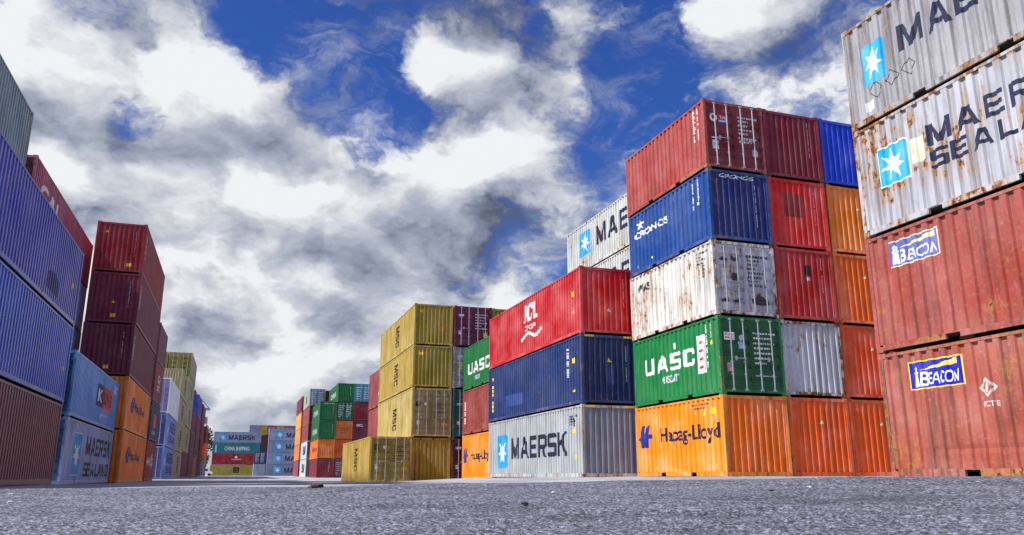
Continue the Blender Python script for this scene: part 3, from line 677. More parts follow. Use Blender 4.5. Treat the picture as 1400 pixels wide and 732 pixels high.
decal(d0, 'ring_emblem', WHITE, ring, off=.005); decal(d0, 'red_label', RED, [rect(.50, 1.84, .88, 2.10)], off=.005); decal(d0, 'blue_stripe', BLUE2, [rect(.50, 1.72, .88, 1.78)], off=.005); decal(d0, 'white_stripe', WHITE, [rect(.50, 1.782, .88, 1.838)], off=.005); decal(d0, 'lettering', WHITE, text='TAL', rect=(.54, 1.89, .86, 2.02), off=.007)
decal(d0, 'data_plate', PALE, [rect(.20, .72, .45, 1.05), rect(.18, 1.12, .44, 1.17)], off=.005); dash_rows(d1, .18, 1.0, 1.15, 2.1, 7, None, 31, .07); decal(d1, 'data_plate', PALE, [rect(.70, .62, .92, .88)], off=.005)
d0, d1 = A0[2]['near_doors']
[decal(d0, 'worn_mark', BROWN, [q], off=.005) for q in ([(.12, 1.90), (.30, 2.02), (.36, 1.92), (.45, 2.0), (.48, 1.86), (.25, 1.84)], [(.58, 1.92), (.66, 2.1), (.74, 1.98), (.92, 2.06), (.9, 1.88), (.7, 1.86)], rect(.62, 1.18, .86, 1.45), [(.15, .52), (.42, .60), (.46, .46), (.2, .44)], [(.58, .5), (.76, .56), (.98, .6), (.8, .42)])]; decal(d0, 'round_sticker', WHITE, [star(.3, 1.32, .09, .12, 8, .95)], off=.005)
dash_rows(d1, .12, .98, 1.1, 2.12, 8, BROWN, 33, .08); decal(d1, 'worn_marks', BROWN, [[(.2, .6), (.5, .75), (.85, .62), (.95, .45), (.6, .38), (.3, .42)]], off=.005)
d0, d1 = A0[1]['near_doors']
decal(d0, 'data_plate', WHITE, [rect(.10, 1.75, .50, 2.02)], off=.005); dash_rows(d0, .14, .46, 1.86, 1.96, 2, RED, 40, .05, .007); decal(d0, 'blue_label', paint('9db8e0', 0, .1), [rect(.64, 1.48, .90, 1.72)], off=.005); decal(d0, 'round_sticker', PALE, [star(.76, 1.84, .10, .11, 9, .9)], off=.005); decal(d0, 'pink_label', paint('c98c94', 0, .1), [rect(.16, .72, .36, 1.0)], off=.005)
dash_rows(d1, .10, .98, 1.05, 2.05, 7, None, 41, .06)
dash_rows(d1, .1, .9, .58, .62, 1, None, 42, .03)

A1 = stack('the corner block, middle column', 14.70+2.50, 22.50, -.018, [
    C('deep orange ribbed container', ORE, rust=.16, dirt=.32, frame_rust=.45), C('white rust-edged ribbed container', 'c2c4ce', rust=.56, dirt=.40, frame_rust=.95),
    C('dark red ribbed container with a black patch', 'b8180e', rust=.12, dirt=.30, frame_rust=.4), C('bright red ribbed container with darker square', 'dc2a22', rust=.12, dirt=.25, frame_rust=.4), C('maroon ribbed container', '7f1830', rust=.16, dirt=.3, frame_rust=.4)])
A2 = stack('the corner block, right column', 14.70+5.0, 22.54, -.018, [
    C('deep orange ribbed container with worn sticker', ORE, rust=.18, dirt=.32, frame_rust=.45), C('orange red ribbed container', 'ee5208', rust=.14, dirt=.3, frame_rust=.4),
    C('plain orange ribbed container', 'f46a08', rust=.14, dirt=.28, frame_rust=.4), C('lighter orange ribbed container', 'f88608', rust=.14, dirt=.25, frame_rust=.4), C('vivid blue ribbed container', '1440cc', rust=.12, dirt=.22, frame_rust=.3)])
decal(A1[2]['near'], 'black_patch', BLACK, [rect(.02, 1.62, .28, 1.98)]); warn(A1[2]['near'], .15, 1.48, .08, 'sq', PALE)
decal(A1[3]['near'], 'faded_square', paint('96160f', .1, .3), [rect(-.62, 1.15, .22, 2.05)])
for k in (2, 3, 4): dashes(A1[k]['near'], .72, .95, 2.3, .04, None, 50+k)
for k in (0, 1, 2, 3): warn(A2[k]['near'], .12, 1.75, .07, 'tri', CREAM)
warn(A1[0]['near'], .1, 1.75, .07, 'tri', CREAM)

# ---- three-high 40 ft stack and the star stack behind it
B = stack('the three-high centre stack', 12.51, 28.64, -.05, [
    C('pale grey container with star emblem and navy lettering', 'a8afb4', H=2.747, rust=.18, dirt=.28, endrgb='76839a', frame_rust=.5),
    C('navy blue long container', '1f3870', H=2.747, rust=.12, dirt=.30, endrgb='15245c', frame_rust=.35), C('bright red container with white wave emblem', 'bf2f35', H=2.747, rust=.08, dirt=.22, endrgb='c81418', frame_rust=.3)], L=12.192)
p = B[0]['-x']; star_logo(p, -4.60, .41, -3.12, 2.0); decal(p, 'lettering', NAVY, text='MAERSK', rect=(-2.5, .82, 4.5, 1.78)); dash_rows(p, 4.7, 5.5, 2.05, 2.35, 4, BLACK, 60, .07, .004); warn(p, 5.25, 1.78, .13); warn(p, 5.35, .75, .12, 'sq'); dashes(p, 5.2, 1.95, 2.2, .12, BLACK, 61)
p = B[1]['-x']; decal(p, 'repainted_patch', paint('274a94', .1, .4), [rect(-3.4, .55, -.9, 1.1)]); warn(p, 5.3, 1.75, .13, 'sq'); warn(p, 5.3, .62, .13); dashes(p, 4.6, 1.0, 2.3, .12, None, 62)
for k in range(9): warn(p, -5.45, .55+.2*k, .10, 'sq', YEL) if k % 4 != 3 else None
p = B[1]['near']; warn(p, -.02, 1.72, .10); dashes(p, .72, .95, 2.3, .04, None, 63)
decal(p, 'repainted_patch', paint('1c3488', .1, .4), [rect(-.15, .75, .2, 1.55)])
p = B[2]['-x']; decal(p, 'lettering', WHITE, text='ICL', rect=(-.65, 1.55, 1.15, 2.36), shear=.25); decal(p, 'lettering', WHITE, text='OFICEA', rect=(-.60, 1.13, .90, 1.36), shear=.1)
wv = [(-1.02+2.65*i/14, .80+.12*math.sin(i/14*2.6*math.pi-1.2)) for i in range(15)]
decal(p, 'wave_emblem', WHITE, [[wv[i], wv[i+1], (wv[i+1][0], wv[i+1][1]+.16), (wv[i][0], wv[i][1]+.16)] for i in range(14)])
warn(p, 5.3, 1.72, .13, 'sq'); warn(p, 5.3, 1.05, .13); dashes(p, 5.0, 1.0, 2.35, .10, None, 64)
p = B[2]['near']; dashes(p, .68, 1.2, 2.3, .04, None, 65); decal(p, 'scuff_mark', WHITE, [[(-.05, .95), (.08, .92), (.02, 1.08)]])
for q in B[:2]:                                                 # yellow and black height stripes on the top rails
    for side_ in (-1, 1):
        ob('height_stripe', cached(('height_stripe',), lambda bm: [box(bm, .07*k-.21, .07*k-.175, -.006, -.001, 2.725-.115, 2.725-.035) for k in range(6)]), YEL, q['root'], (side_*.85, -12.192/2+.002, 0))
Cc = stack('the pale stack behind the red one', 17.20, 28.85, -.05, [C('light grey container hidden low', 'bfc4c2', H=2.7, lod=0), C('plain light grey container', 'b9bec0', H=2.7, lod=0), C('dull light grey container', 'bfc4c2', H=2.7, lod=0),
    C('light grey container with lettering', 'c3c7c6', H=2.7, rust=.30, dirt=.35), C('light grey container with star emblem', 'c3c7c6', H=2.7, rust=.36, dirt=.35, frame_rust=.5)], L=12.192)
for k in (3, 4):
    p = Cc[k]['-x']; star_logo(p, -4.4, .85, -2.9, 2.2); decal(p, 'lettering', NAVY, text='MAERSK', rect=(-2.2, 1.0, 5.0, 2.05))
D = stack('the short stack behind the navy container', 12.84, 41.15, -.25, [
    C('orange container with blue emblem', 'f08c12', rust=.16, dirt=.25), C('brown red container', '97433f', rust=.30, dirt=.4), C('green container with white lettering', '12703c', rust=.1, dirt=.25)])
decal(D[2]['-x'], 'lettering', WHITE, text='UASC', rect=(-2.0, .85, 2.4, 1.5)); decal(D[2]['-x'], 'lettering', PALE, text='MUSCAT', rect=(-.6, .42, .5, .68))
p = D[0]['-x']; decal(p, 'arrow_emblem', HLBLUE, [[(a, b_-.05) for a, b_ in q] for q in hl]); decal(p, 'lettering', NAVY, text='Hapag-Lloyd', rect=(-1.25, .98, 2.66, 1.62)); dashes(D[1]['-x'], -2.6, .6, 1.9, .2, None, 70)

# ---- yellow block
YW = 'bea44a'; YD = 'a8952a'
FY = stack('yellow container standing alone before the yellow stack', 7.35, 47.2, -.345, [C('mustard yellow container with open view of its barred doors', YW, rust=.25, dirt=.45, end='door', doorrgb='8e8030', frame_rust=.5)], L=12.192)
FY[0]['root']['label'] = 'low mustard yellow container with barred doors, standing alone before the yellow stack'
M0 = stack('the yellow four-high stack', 9.89, 48.0, -.345, [
    C('rusty yellow ribbed container', 'a18c2c', rust=.55, dirt=.5, frame_rust=.8), C('tan yellow container with barred doors', 'c8b46c', H=2.95, rust=.3, dirt=.4, end='door', doorrgb='968e5c'),
    C('mustard yellow ribbed container', YW, endrgb='a89638', rust=.2, dirt=.42), C('mustard yellow ribbed container with orange sticker', YW, endrgb='a89638', rust=.2, dirt=.42)], L=12.192)
for q in (FY[0], M0[1], M0[2], M0[3]): msc(q['-x'])
decal(M0[3]['near'], 'orange_sticker', paint('d8821a', 0, .2), [rect(.42, .95, .68, 1.40)]); warn(M0[2]['near'], -.72, 2.05, .13, 'sq'); warn(M0[3]['near'], -.78, 2.1, .09, 'sq')
for q in (FY[0], M0[1]):
    d0, d1 = q['near_doors']
    decal(d0, 'square_emblem', BLACK, [rrect(.16, 1.78, .44, 2.10, .05)], off=.005); decal(d0, 'emblem_lines', paint('9a8822', .2, .4), [rect(.22, 1.92, .38, 1.95), rect(.20, 2.0, .40, 2.02)], off=.0065); decal(d0, 'round_sticker', WHITE, [star(.74, 1.95, .09, .09, 9, .95)], off=.005); decal(d0, 'data_plate', PALE, [rect(.22, .72, .40, .98)], off=.005)
    dash_rows(d1, .2, .9, 1.75, 2.0, 3, BLACK, 81, .06); dash_rows(d1, .1, .8, 1.2, 1.5, 3, BLACK, 82, .06); decal(d1, 'orange_sticker', paint('e09a1e', 0, .1), [rect(.62, .68, .95, .86)], off=.005)
M1 = stack('the door column beside yellow', 9.89+2.5, 47.95, -.345, [
    C('dark maroon container', '4f1c24', end='door', rust=.3), C('teal container', '1d5a66', H=2.95, end='door', rust=.2), C('pale grey container with worn doors', '9fa6ad', end='door', rust=.4), C('purple container with yellow sticker', '6d1a44', end='door', rust=.15)], L=12.192)
for q, s_ in zip(M1, range(4)):
    d0, d1 = q['near_doors']; dash_rows(d1, .12, .95, 1.2, 2.1, 6, None, 90+s_, .07); decal(d0, 'data_plate', PALE, [rect(.15, 1.9, .5, 2.05), rect(.15, .75, .35, .98)], off=.005)
decal(M1[3]['near_doors'][1], 'yellow_sticker', YEL, [rect(.66, .62, .92, .95)], off=.005)
decal(M1[2]['near_doors'][0], 'yellow_sticker', paint('d8d428', 0, .1), [rect(.3, 1.2, .62, 1.5)], off=.005)
M2 = stack('the column hidden behind the navy container', 9.89+5.0, 48.05, -.34, [C('plain brown container', '6a4a3a', lod=0), C('plain grey container', '77797c', H=2.95, lod=0), C('plain rust brown container', '7a4436', lod=0), C('olive yellow ribbed container', 'b0a030')], L=12.192, lod=1)
P3 = stack('the brick stack past the yellow stack', 10.2, 60.9, -.33, [C('brick red container', '94474a', rust=.25), C('dusty brick red container', '9a4a4c', H=2.896, rust=.25), C('brick red container with pale scuff', '93434a', H=2.896, rust=.25)], lod=1)
decal(P3[2]['-x'], 'pale_scuff', CREAM, [[(1.6, .9), (2.4, .8), (2.6, 1.5), (2.2, 1.9), (1.9, 1.3)]])

# ---- far right block
HC = 2.75
GR_, OR_, MR_ = '0f6e3c', 'e87a14', '8c2a3c'
F0 = stack('the far front stack of greens', 11.50, 122, -.30, [C('maroon container', '862a38', H=HC), C('orange container with dark lettering', OR_, H=HC), C('lower green container', GR_, H=HC), C('upper green container with white lettering', GR_, H=HC)], L=12.192, lod=1)
decal(F0[1]['-x'], 'lettering', NAVY, text='Hapag-Lloyd', rect=(-2.5, .9, 5.2, 1.8)); decal(F0[3]['near'], 'lettering', PALE, text='CHINA SHIPPING', rect=(-.75, 2.30, .9, 2.5))
for k in (2, 3): decal(F0[k]['-x'], 'lettering', PALE, text='CHINA', rect=(-3.5, .9, 3.5, 1.7)); dashes(F0[k]['near'], .72, .9, 2.2, .06, None, 100+k)
dashes(F0[0]['near'], .5, .8, 2.2, .08, None, 103)
F1 = stack('the far block, second column', 14.0, 122.3, -.30, [C('red container with white door marks', '8c2438', H=HC, end='door'), C('orange red container', 'e2611a', H=HC), C('scuffed orange container', OR_, H=HC), C('dark green container with marked doors', '14603c', H=HC, end='door'), C('emerald green container', GR_, H=HC)], L=12.192, lod=1)
for q, s_ in ((F1[0], 110), (F1[3], 111)):
    for d in q['near_doors']: dash_rows(d, .12, .98, .6, 2.2, 7, None, s_, .12)
dash_rows(F1[2]['near'], -.6, .7, 1.0, 1.6, 3, BROWN, 112, .12, .004); decal(F1[4]['-x'], 'lettering', PALE, text='CHINA', rect=(-3.5, .9, 3.5, 1.7)); dashes(F1[4]['near'], .6, .9, 2.3, .06, None, 113)
F2 = stack('the far block, third column', 16.5, 122.2, -.30, [C('plain dark red container', '7a2434', H=HC), C('brown container', '6a3a34', H=HC), C('plum container with white lettering', '6d1f40', H=HC), C('maroon red container', '81202f', H=HC), C('turquoise container with barred doors', '1f8fae', H=HC, end='door')], L=12.192, lod=1)
decal(F2[2]['near'], 'lettering', WHITE, text='CSCL', rect=(-.8, 1.9, .2, 2.25))
for d in F2[4]['near_doors']: dash_rows(d, .12, .98, .6, 2.2, 6, None, 115, .14)
F3 = stack('the far block, fourth column', 19.0, 122.1, -.30, [C('dark brown container', '5a3430', H=HC, lod=0), C('dark red container', '702630', H=HC, lod=0), C('grey container', '80838a', H=HC, lod=0), C('dull red container', '8a2c36', H=HC, lod=0)], L=12.192, lod=0)
G0 = stack('the door-topped far stack', 11.0, 134.7, -.2, [C('off white container with dark emblem', 'cfd4d2', H=HC+.1, endrgb='6d7c94'), C('pale container with dark emblem', 'c6d6de', H=HC+.1, endrgb='5a6c92'), C('dusty red container', '9c4650', H=HC, endrgb='6a1f36'), C('brick red container', 'a84e50', H=HC, endrgb='7a2233'), C('grey green container with pale blue barred doors', 'a9bcae', H=HC, end='door', doorrgb='8fa6cc')], L=12.192, lod=1)
for k in (0, 1): decal(G0[k]['-x'], 'lettering', NAVY, text='BI', rect=(-1.5, .7, 3.2, 2.1))
for d in G0[4]['near_doors']: dash_rows(d, .12, .98, .6, 2.2, 6, None, 116, .14)
decal(G0[4]['-x'], 'dark_mark', BROWN, [rect(-1.2, .7, .6, 2.0)])
G1 = stack('the column beside the grey blue doors', 13.5, 134.8, -.2, [C('deep red container', '7a2233', H=HC, lod=0), C('blue grey container', '5a6c92', H=HC, lod=0), C('dark wine container', '5f1a30', H=HC, lod=0), C('wine red container', '6d2038', H=HC, lod=0), C('raspberry red container with yellow sticker', '9a1f3c', H=HC)], L=12.192, lod=1)
decal(G1[4]['near'], 'yellow_sticker', YEL, [star(-.35, 1.6, .26, .26, 8, .95)])
H0 = stack('the farthest right row stack', 10.75, 147.2, -.1, [C('rose red container', '9c4654', H=HC), C('pale orange container', 'ec8a3a', H=HC), C('peach orange container', 'f0a050', H=HC), C('yellow orange container', 'f2b45a', H=HC), C('dull maroon container', '7e2f40', H=HC)], L=12.192, lod=0)

# ---- rows closing the lane
def crossrow(desc, Xl, Y, z, items, lod=1):
    res = []
    for i, it in enumerate(items):
        it = dict(it); look = it.pop('look'); H = it.pop('H', 2.896); dx = it.pop('dx', 0)
        res.append(container(f"{look}, {TIER[len(items)][i]} {desc}", Xl+12.192/2+dx, Y+Wd/2, z, 12.192, H, rz=math.pi/2, lod=lod, ground=i == 0, **it)); z += H+.003
    return res
E1 = crossrow('the broadside stack closing the lane', -5.45, 235, 0, [C('olive yellow container with black emblem', 'a59a3e', dx=-.15), C('crimson container with small white emblem', 'a01626', dx=.1), C('teal container with white lettering', '15808a', dx=0), C('pale blue grey container with star emblem', '8f9cb8', dx=.15)])
p = E1[3]['-x']; star_logo(p, -4.7, .45, -2.9, 2.4); decal(p, 'lettering', NAVY, text='MAERSK', rect=(-2.3, .75, 4.6, 2.0))
p = E1[2]['-x']; decal(p, 'lettering', WHITE, text='CHINA SHIPPING', rect=(-3.0, .85, 3.4, 1.9)); dashes(p, -5.4, .4, 2.4, .5, None, 120)
p = E1[1]['-x']; decal(p, 'small_emblem', WHITE, [star(0, 2.0, .45, .4, 3, .8)]); decal(p, 'lettering', WHITE, text='HAMBURG', rect=(-1.1, 1.25, 1.3, 1.55))
p = E1[0]['-x']; decal(p, 'square_emblem', BLACK, [rrect(-.2, .8, 1.3, 2.3, .2)]); decal(p, 'emblem_lines', paint('a59a3e', .2, .4), [rect(.1, 1.15, 1.0, 1.25), rect(.1, 1.55, 1.0, 1.65), rect(.2, 1.95, .9, 2.02)], off=.005)
E2 = crossrow('the star-emblem stack closing the lane', 8.2, 217, 0, [C('darker blue grey container', '7e8aa6'), C('blue grey container', '929ebc'), C('hazy blue grey container', '8793b0'), C('pale blue grey container', '96a2be')])
for q in E2: star_logo(q['-x'], -4.4, .45, -2.5, 2.4); decal(q['-x'], 'lettering', NAVY, text='MAERSK', rect=(-1.8, .75, 5.3, 2.0))
E3 = stack('the far barred-door pair', 4.42, 190, 0, [C('pale grey container', '9aa6c0', end='door'), C('navy container with white marks', '22345c', end='door')], lod=1)
for d in E3[1]['near_doors']: dash_rows(d, .12, .98, .6, 2.2, 6, None, 130, .14)
back = [('violet grey', '8a90c0', 'panel'), ('ochre', 'b09a40', 'panel'), ('raspberry', 'a02a4a', 'door'), ('golden yellow', 'a8964a', 'door'), ('rose red', 'b03a55', 'door'), ('sky blue', '3f8fb8', 'door'), ('straw yellow', 'a09048', 'panel')]
for k, (cn, rgb, en) in enumerate(back):
    z = 0
    for t_ in range(5):
        # only the top tier is seen above the stacks in front; those below carry it
        H = 2.896; cc = rgb if t_ == 4 else ('5c2330', '3a2c34', '6b2734', '2f3f4a')[(k+t_) % 4]
        nm = f'{cn} container on top of the back row beyond the star-emblem stack' if t_ == 4 else f'dark container, {("first", "second", "third", "fourth")[t_]} from ground below the {cn} back row one'
        q = container(nm, 3.95+Wd/2+2.5*k, 252+6.1, z, 12.192, H, cc, end=en, lod=0); z += H+.003
        if t_ == 4 and en == 'door':
            for d in q['near_doors']: dash_rows(d, .12, .98, .6, 2.2, 4, None, 140+k, .2)

# ------------------------------------------------------------------ left side
L40 = 12.192
K1 = stack('the left edge stack', -5.52, 30.45-L40, -.25, [C('dark maroon long container', '74203e', rust=.16, rough=.24, dirt=.34), C('royal blue long container', '2c52c4', rust=.14, rough=.24, dirt=.30), C('violet blue long container', '4a46b2', rust=.16, rough=.24, dirt=.34)], L=L40, side='L')
warn(K1[2]['+x'], 5.0, 1.2, .12, 'sq'); warn(K1[1]['+x'], 5.4, 1.1, .1); decal(K1[2]['+x'], 'dark_scuff', paint('3a3684', .3, .5), [[(1.2, .4), (3.0, .35), (3.1, .8), (2.2, 1.0), (1.5, .9)]])
K1b = stack('the column behind the left edge stack', -8.02, 31.6-L40, -.25, [C('plain brown container', '6a4a3c', lod=0), C('plain navy container', '2b3a62', lod=0), C('plain wine container', '5f2636', lod=0), C('plain slate container', '5a6470', lod=0), C('grey green long container with pinkish edges', '8aa0a6', H=2.896)], L=L40, side='L')
warn(K1b[4]['+x'], 5.2, .6, .12, 'sq')
K2 = stack('the two-high blue stack', -5.79, 33.30, -.31, [C('steel blue container with star emblem and dark words', '90a6d6', H=2.438, rough=.28, end='door', doorrgb='42679a'), C('mid blue container with red and navy emblem', '5a98e2', H=2.438, rough=.28, end='door', doorrgb='1f5f8c', rust=.15)], L=L40, side='L')
p = K2[0]['+x']; star_logo(p, -4.3, .36, -2.5, 1.92, True); decal(p, 'lettering', NAVY, text='MAERSK', rect=(-1.5, 1.15, 5.6, 1.92)); decal(p, 'lettering', NAVY, text='SEALAND', rect=(-1.5, .28, 6.05-.5, .85))
p = K2[1]['+x']; decal(p, 'emblem_navy_half', paint('1c2a66', 0, .15), [rect(-.46, .84, 1.5, 1.80)]); decal(p, 'emblem_red_half', paint('e0483c', 0, .12), [rect(1.5, .84, 4.25, 1.80)]); decal(p, 'lettering', WHITE, text='K', rect=(0, 1.05, 1.2, 1.6), off=.005); decal(p, 'lettering', NAVY, text='LINE', rect=(1.7, 1.05, 4.05, 1.6), off=.005); dash_rows(p, 1.0, 3.0, .48, .60, 2, None, 150, .10, .004); dash_rows(p, 4.8, 5.7, 1.9, 2.15, 3, None, 151, .09, .004)
K2b = stack('the column behind the two-high blue stack', -8.27, 34.2, -.31, [C('plain green grey container', '4a5a54', lod=0), C('dull brown container', '6a4a3c', lod=0), C('teal blue container', '78c4f4', H=2.591), C('sky blue container', 'b4dcff', H=2.438), C('dusty rose container with white letters', 'b4526c', H=2.438, end='door', doorrgb='54202c')], L=13.716, side='L')
decal(K2b[4]['+x'], 'lettering', WHITE, text='CAI', rect=(-5.6, .9, -2.2, 1.8)); decal(K2b[4]['+x'], 'pale_stripe', PALE, [rect(-1.2, .2, -1.05, 2.3)])
dash_rows(K2b[2]['+x'], 4.6, 5.7, 1.6, 2.1, 3, None, 152, .12, .004)
Lk = stack('the tall left maroon stack', -5.39, 45.72, -.345, [
    C('lower orange container with blue lettering', 'f68c2a', H=2.66, rust=.2, dirt=.35), C('upper orange container with blue lettering', 'f68e2c', H=2.70, rust=.2, dirt=.35),
    C('dark plum container', '7a2a42', H=2.70, rust=.08, dirt=.25), C('plum container with two yellow stickers', '802a42', H=2.745, rust=.08, dirt=.25), C('red maroon container with yellow stickers', '9c2630', H=2.745, rust=.08, dirt=.25)], L=L40, side='L')
for k in (0, 1):
    p = Lk[k]['+x']; decal(p, 'arrow_emblem', HLBLUE, [[(-4.0+(a+2.86)*1.9, b_) for a, b_ in q] for q in hl]); decal(p, 'lettering', NAVY, text='Hapag-Lloyd', rect=(-1.9, 1.05, 3.0, 1.66))
for k in (2, 3, 4):
    p = Lk[k]['near']; dashes(p, .70, .95, 2.3, .05, PALE, 160+k); warn(p, .52 if k == 4 else .05, .42, .12, 'sq')
    dashes(Lk[k]['+x'], -5.5, .9, 2.2, .3, PALE, 163+k)
warn(Lk[4]['near'], -.72, 2.2, .09); warn(Lk[3]['near'], .0, 1.15, .09)
L2_ = stack('the stack past the maroon one', -5.32, 58.2, -.31, [C('red container with white lettering', '9c1f2c'), C('slate navy container with red emblem', '2c4468'), C('wine red container with white marks', '8c2a42'), C('dusty plum container', '7a3a56')], side='L', lod=1)
decal(L2_[0]['+x'], 'lettering', WHITE, text='HAMBURG', rect=(-2.5, 1.0, 2.0, 1.5)); decal(L2_[0]['+x'], 'emblem', WHITE, [star(.8, 1.3, .7, 1.0, 6, .3)]); decal(L2_[1]['+x'], 'emblem', paint('e0483c', 0, .1), [rect(-.9, .9, 1.0, 1.8)]); decal(L2_[1]['+x'], 'lettering', WHITE, text='LINE', rect=(-1.2, .45, .8, .7))
decal(L2_[2]['+x'], 'lettering', WHITE, text='SUD', rect=(-.8, .8, 1.2, 1.9), rot=1)
L3_ = stack('the left stack with white top', -5.30, 71.6, -.24, [C('lower periwinkle blue container with star emblem', '86a0e6', end='door', doorrgb='4a5fa0'), C('upper periwinkle blue container with star emblem', '88a2e8', end='door', doorrgb='4a5fa0'), C('white refrigerated container', 'eef0f8', H=2.896, end='door', doorrgb='8a90c8', rust=.05, dirt=.15)], L=L40, side='L', lod=1)
for k in (0, 1): star_logo(L3_[k]['+x'], -4.9, .45, -3.2, 2.1); decal(L3_[k]['+x'], 'lettering', NAVY, text='MAERSK', rect=(-2.2, 1.3, 5.2, 2.2)); decal(L3_[k]['+x'], 'lettering', NAVY, text='SEALAND', rect=(-2.2, .45, 4.9, 1.05))
L4_ = stack('the front left yellow stack', -5.30, 84.4, -.22, [C('khaki yellow container with black letters', 'bcab7c'), C('dull yellow container with black letters', 'b8a97e'), C('grey yellow container with black letters', 'b6ac88'), C('pale yellow container with black letters', 'bab084')], L=L40, side='L', lod=1)
L5_ = stack('the rear left yellow stack', -5.30, 97.4, -.20, [C('maroon container', '7c2a42', H=2.896), C('khaki yellow container', 'b6a878', H=HC), C('grey yellow container', 'b2a880', H=HC), C('sand yellow container', 'b6aa7c', H=HC), C('tan yellow container with barred doors', 'b0a68c', H=2.6, end='door', doorrgb='a09440')], L=L40, side='L', lod=1)
for q in L4_+L5_[1:4]: msc(q['+x'], -1.0, .5, 1.6, 2.1)
L5b = stack('the column left of the rear yellow stack', -7.8, 97.5, -.20, [C('plain brown container', '6a5a40', H=2.896, lod=0), C('plain olive container', '8a8040', H=HC, lod=0), C('plain yellow container', '9c9040', H=HC, end='door', doorrgb='a09440'), C('mustard container with barred doors', 'a89838', H=HC, end='door', doorrgb='a09440'), C('mustard container with dark round mark', 'a89838', H=2.6, end='door', doorrgb='a09440')], L=L40, side='L', lod=1)
L5c = stack('the innermost column by the rear yellow stack', -10.3, 97.6, -.20, [C('plain umber container', '5a4a36', H=2.896, lod=0), C('plain moss container', '7a7440', H=HC, lod=0), C('plain ochre container', '948440', H=HC, lod=0), C('ochre container with barred doors', 'a89838', H=HC, end='door', doorrgb='a09440'), C('bright ochre container with barred doors', 'a89838', H=2.6, end='door', doorrgb='a89a40')], L=L40, side='L', lod=1)
for q in L5b[2:]+[L5_[4]]+L5c[3:]:
    for d in q['near_doors']: dash_rows(d, .2, .9, .9, 2.0, 3, BLACK, 170, .16)
decal(L5b[4]['near_doors'][0], 'round_mark', BLACK, [star(.55, 1.4, .3, .3, 8, .95)], off=.006)
L6_ = stack('the dark stack past the rear yellow stack', -5.25, 110.6, -.12, [C('wine maroon container', '6f2438', H=HC), C('brown maroon container', '6a2a3a', H=HC), C('purple maroon container', '66224a', H=HC)], L=L40, side='L', lod=0)
L7_ = stack('the tall far left stack topped in blue', -5.20, 123.2, -.08, [C('brown orange container', 'b4601e', H=HC), C('chocolate container', '6a3a2a', H=HC), C('magenta maroon container', '7a1f4c', H=2.896), C('cobalt blue container', '2c4cb0', H=2.896)], L=L40, side='L', lod=0)
L8_ = stack('the last far left stack but one', -5.0, 135.8, -.06, [C('navy container', '24345a', H=HC), C('dark brown container', '5a2c26', H=HC), C('burgundy container', '6d1f38', H=HC), C('deep magenta container', '741c46', H=HC)], L=L40, side='L', lod=0)
L9_ = stack('the last far left stack', -4.6, 148.4, -.05, [C('greyish white container', '8f98a8', H=HC), C('vivid orange container', 'ee6a10', H=HC), C('brownish red container', '7c2a2a', H=HC)], L=L40, side='L', lod=0)

# ------------------------------------------------------------------ yard crane beyond the left row
cr_ = thing('yard_crane', 'pale blue crane platforms jutting out beyond the left row', 'crane', (-7.2, 166, -.02))
CB = simple('crane_blue', '9fb4d8', .5); CR = simple('crane_maroon', '6d2a4a', .5)
for sx in (-1, 1):
    for sy in (-1, 1): ob('leg', cached(('leg',), lambda bm: (box(bm, -.25, .25, -.25, .25, .0, 12.2), box(bm, -.45, .45, -.6, .6, 0, .5))), CR, cr_, (sx*.7-.5, sy*3, 0))
ob('platform', cached(('platform', 1), lambda bm: box(bm, -1.5, 2.3, -1.6, 1.6, 12.21, 12.5)), CB, cr_)
ob('brace', cached(('brace', 1), lambda bm: tube(bm, [(-.6, -1.5, 15.4), (2.2, -1.5, 12.4)], [.10, .10], 6)), CB, cr_)
ob('cabin', cached(('cabin',), lambda bm: box(bm, .5, 2.0, -1.3, 1.3, 9.6, 10.8)), CB, cr_)
ob('top_beam', cached(('top_beam',), lambda bm: box(bm, -1.4, -.4, -3.3, 3.3, 12.51, 15.6)), CR, cr_)

# ------------------------------------------------------------------ bare trees and a van behind the lane
def tree(label, x, y, h, seed, spread=.7):
    r = random.Random(seed); t = thing('tree', label, 'tree', (x, y, -.05), 0, 'trees behind the far end of the lane')
    bm = bmesh.new(); leaves = []
    def grow(p, d, ln, rad, depth):
        pts = [p]; q = p
        for i in range(3):
            d = (d+Vector((r.uniform(-.22, .22), r.uniform(-.22, .22), r.uniform(-.02, .16)))).normalized(); q = q+d*ln/3; pts.append(q)
        tube(bm, pts, [rad*(1-.13*i) for i in range(4)], 5 if depth < 2 else 3)
        if depth >= 2:
            for _ in range(7): leaves.append((q+Vector((r.gauss(0, .55), r.gauss(0, .55), r.gauss(0, .6))), r.random()))
        if depth < 4:
            for k in range(3 if depth < 3 else 2):
                a = r.uniform(0, 6.28); s_ = spread*r.uniform(.5, 1.1)
                grow(pts[r.choice((2, 3, 3))], (d+Vector((math.cos(a)*s_, math.sin(a)*s_, r.uniform(-.1, .35)))).normalized(), ln*r.uniform(.58, .8), rad*.58, depth+1)
    grow(Vector((0, 0, 0)), Vector((0, 0, 1)), h*.30, h*.020, 0)
    ob('trunk', to_mesh('trunk', bm, True), simple('bark', '3a322c', .9), t)
    bm = bmesh.new()
    for c, k in leaves:
        s_ = .20+.22*k; n = Vector((r.gauss(0, 1), r.gauss(0, 1), r.gauss(0, 1))).normalized(); u = n.orthogonal().normalized()*s_; v = n.cross(u)*.8
        bm.faces.new([bm.verts.new(c+u), bm.verts.new(c+v), bm.verts.new(c-u), bm.verts.new(c-v)])
    me = bpy.data.meshes.new('crown'); bm.to_mesh(me); bm.free(); me.materials.append(None)
    ob('crown', me, simple('foliage', '4b5136', .8, 0, .5, 1.5), t)
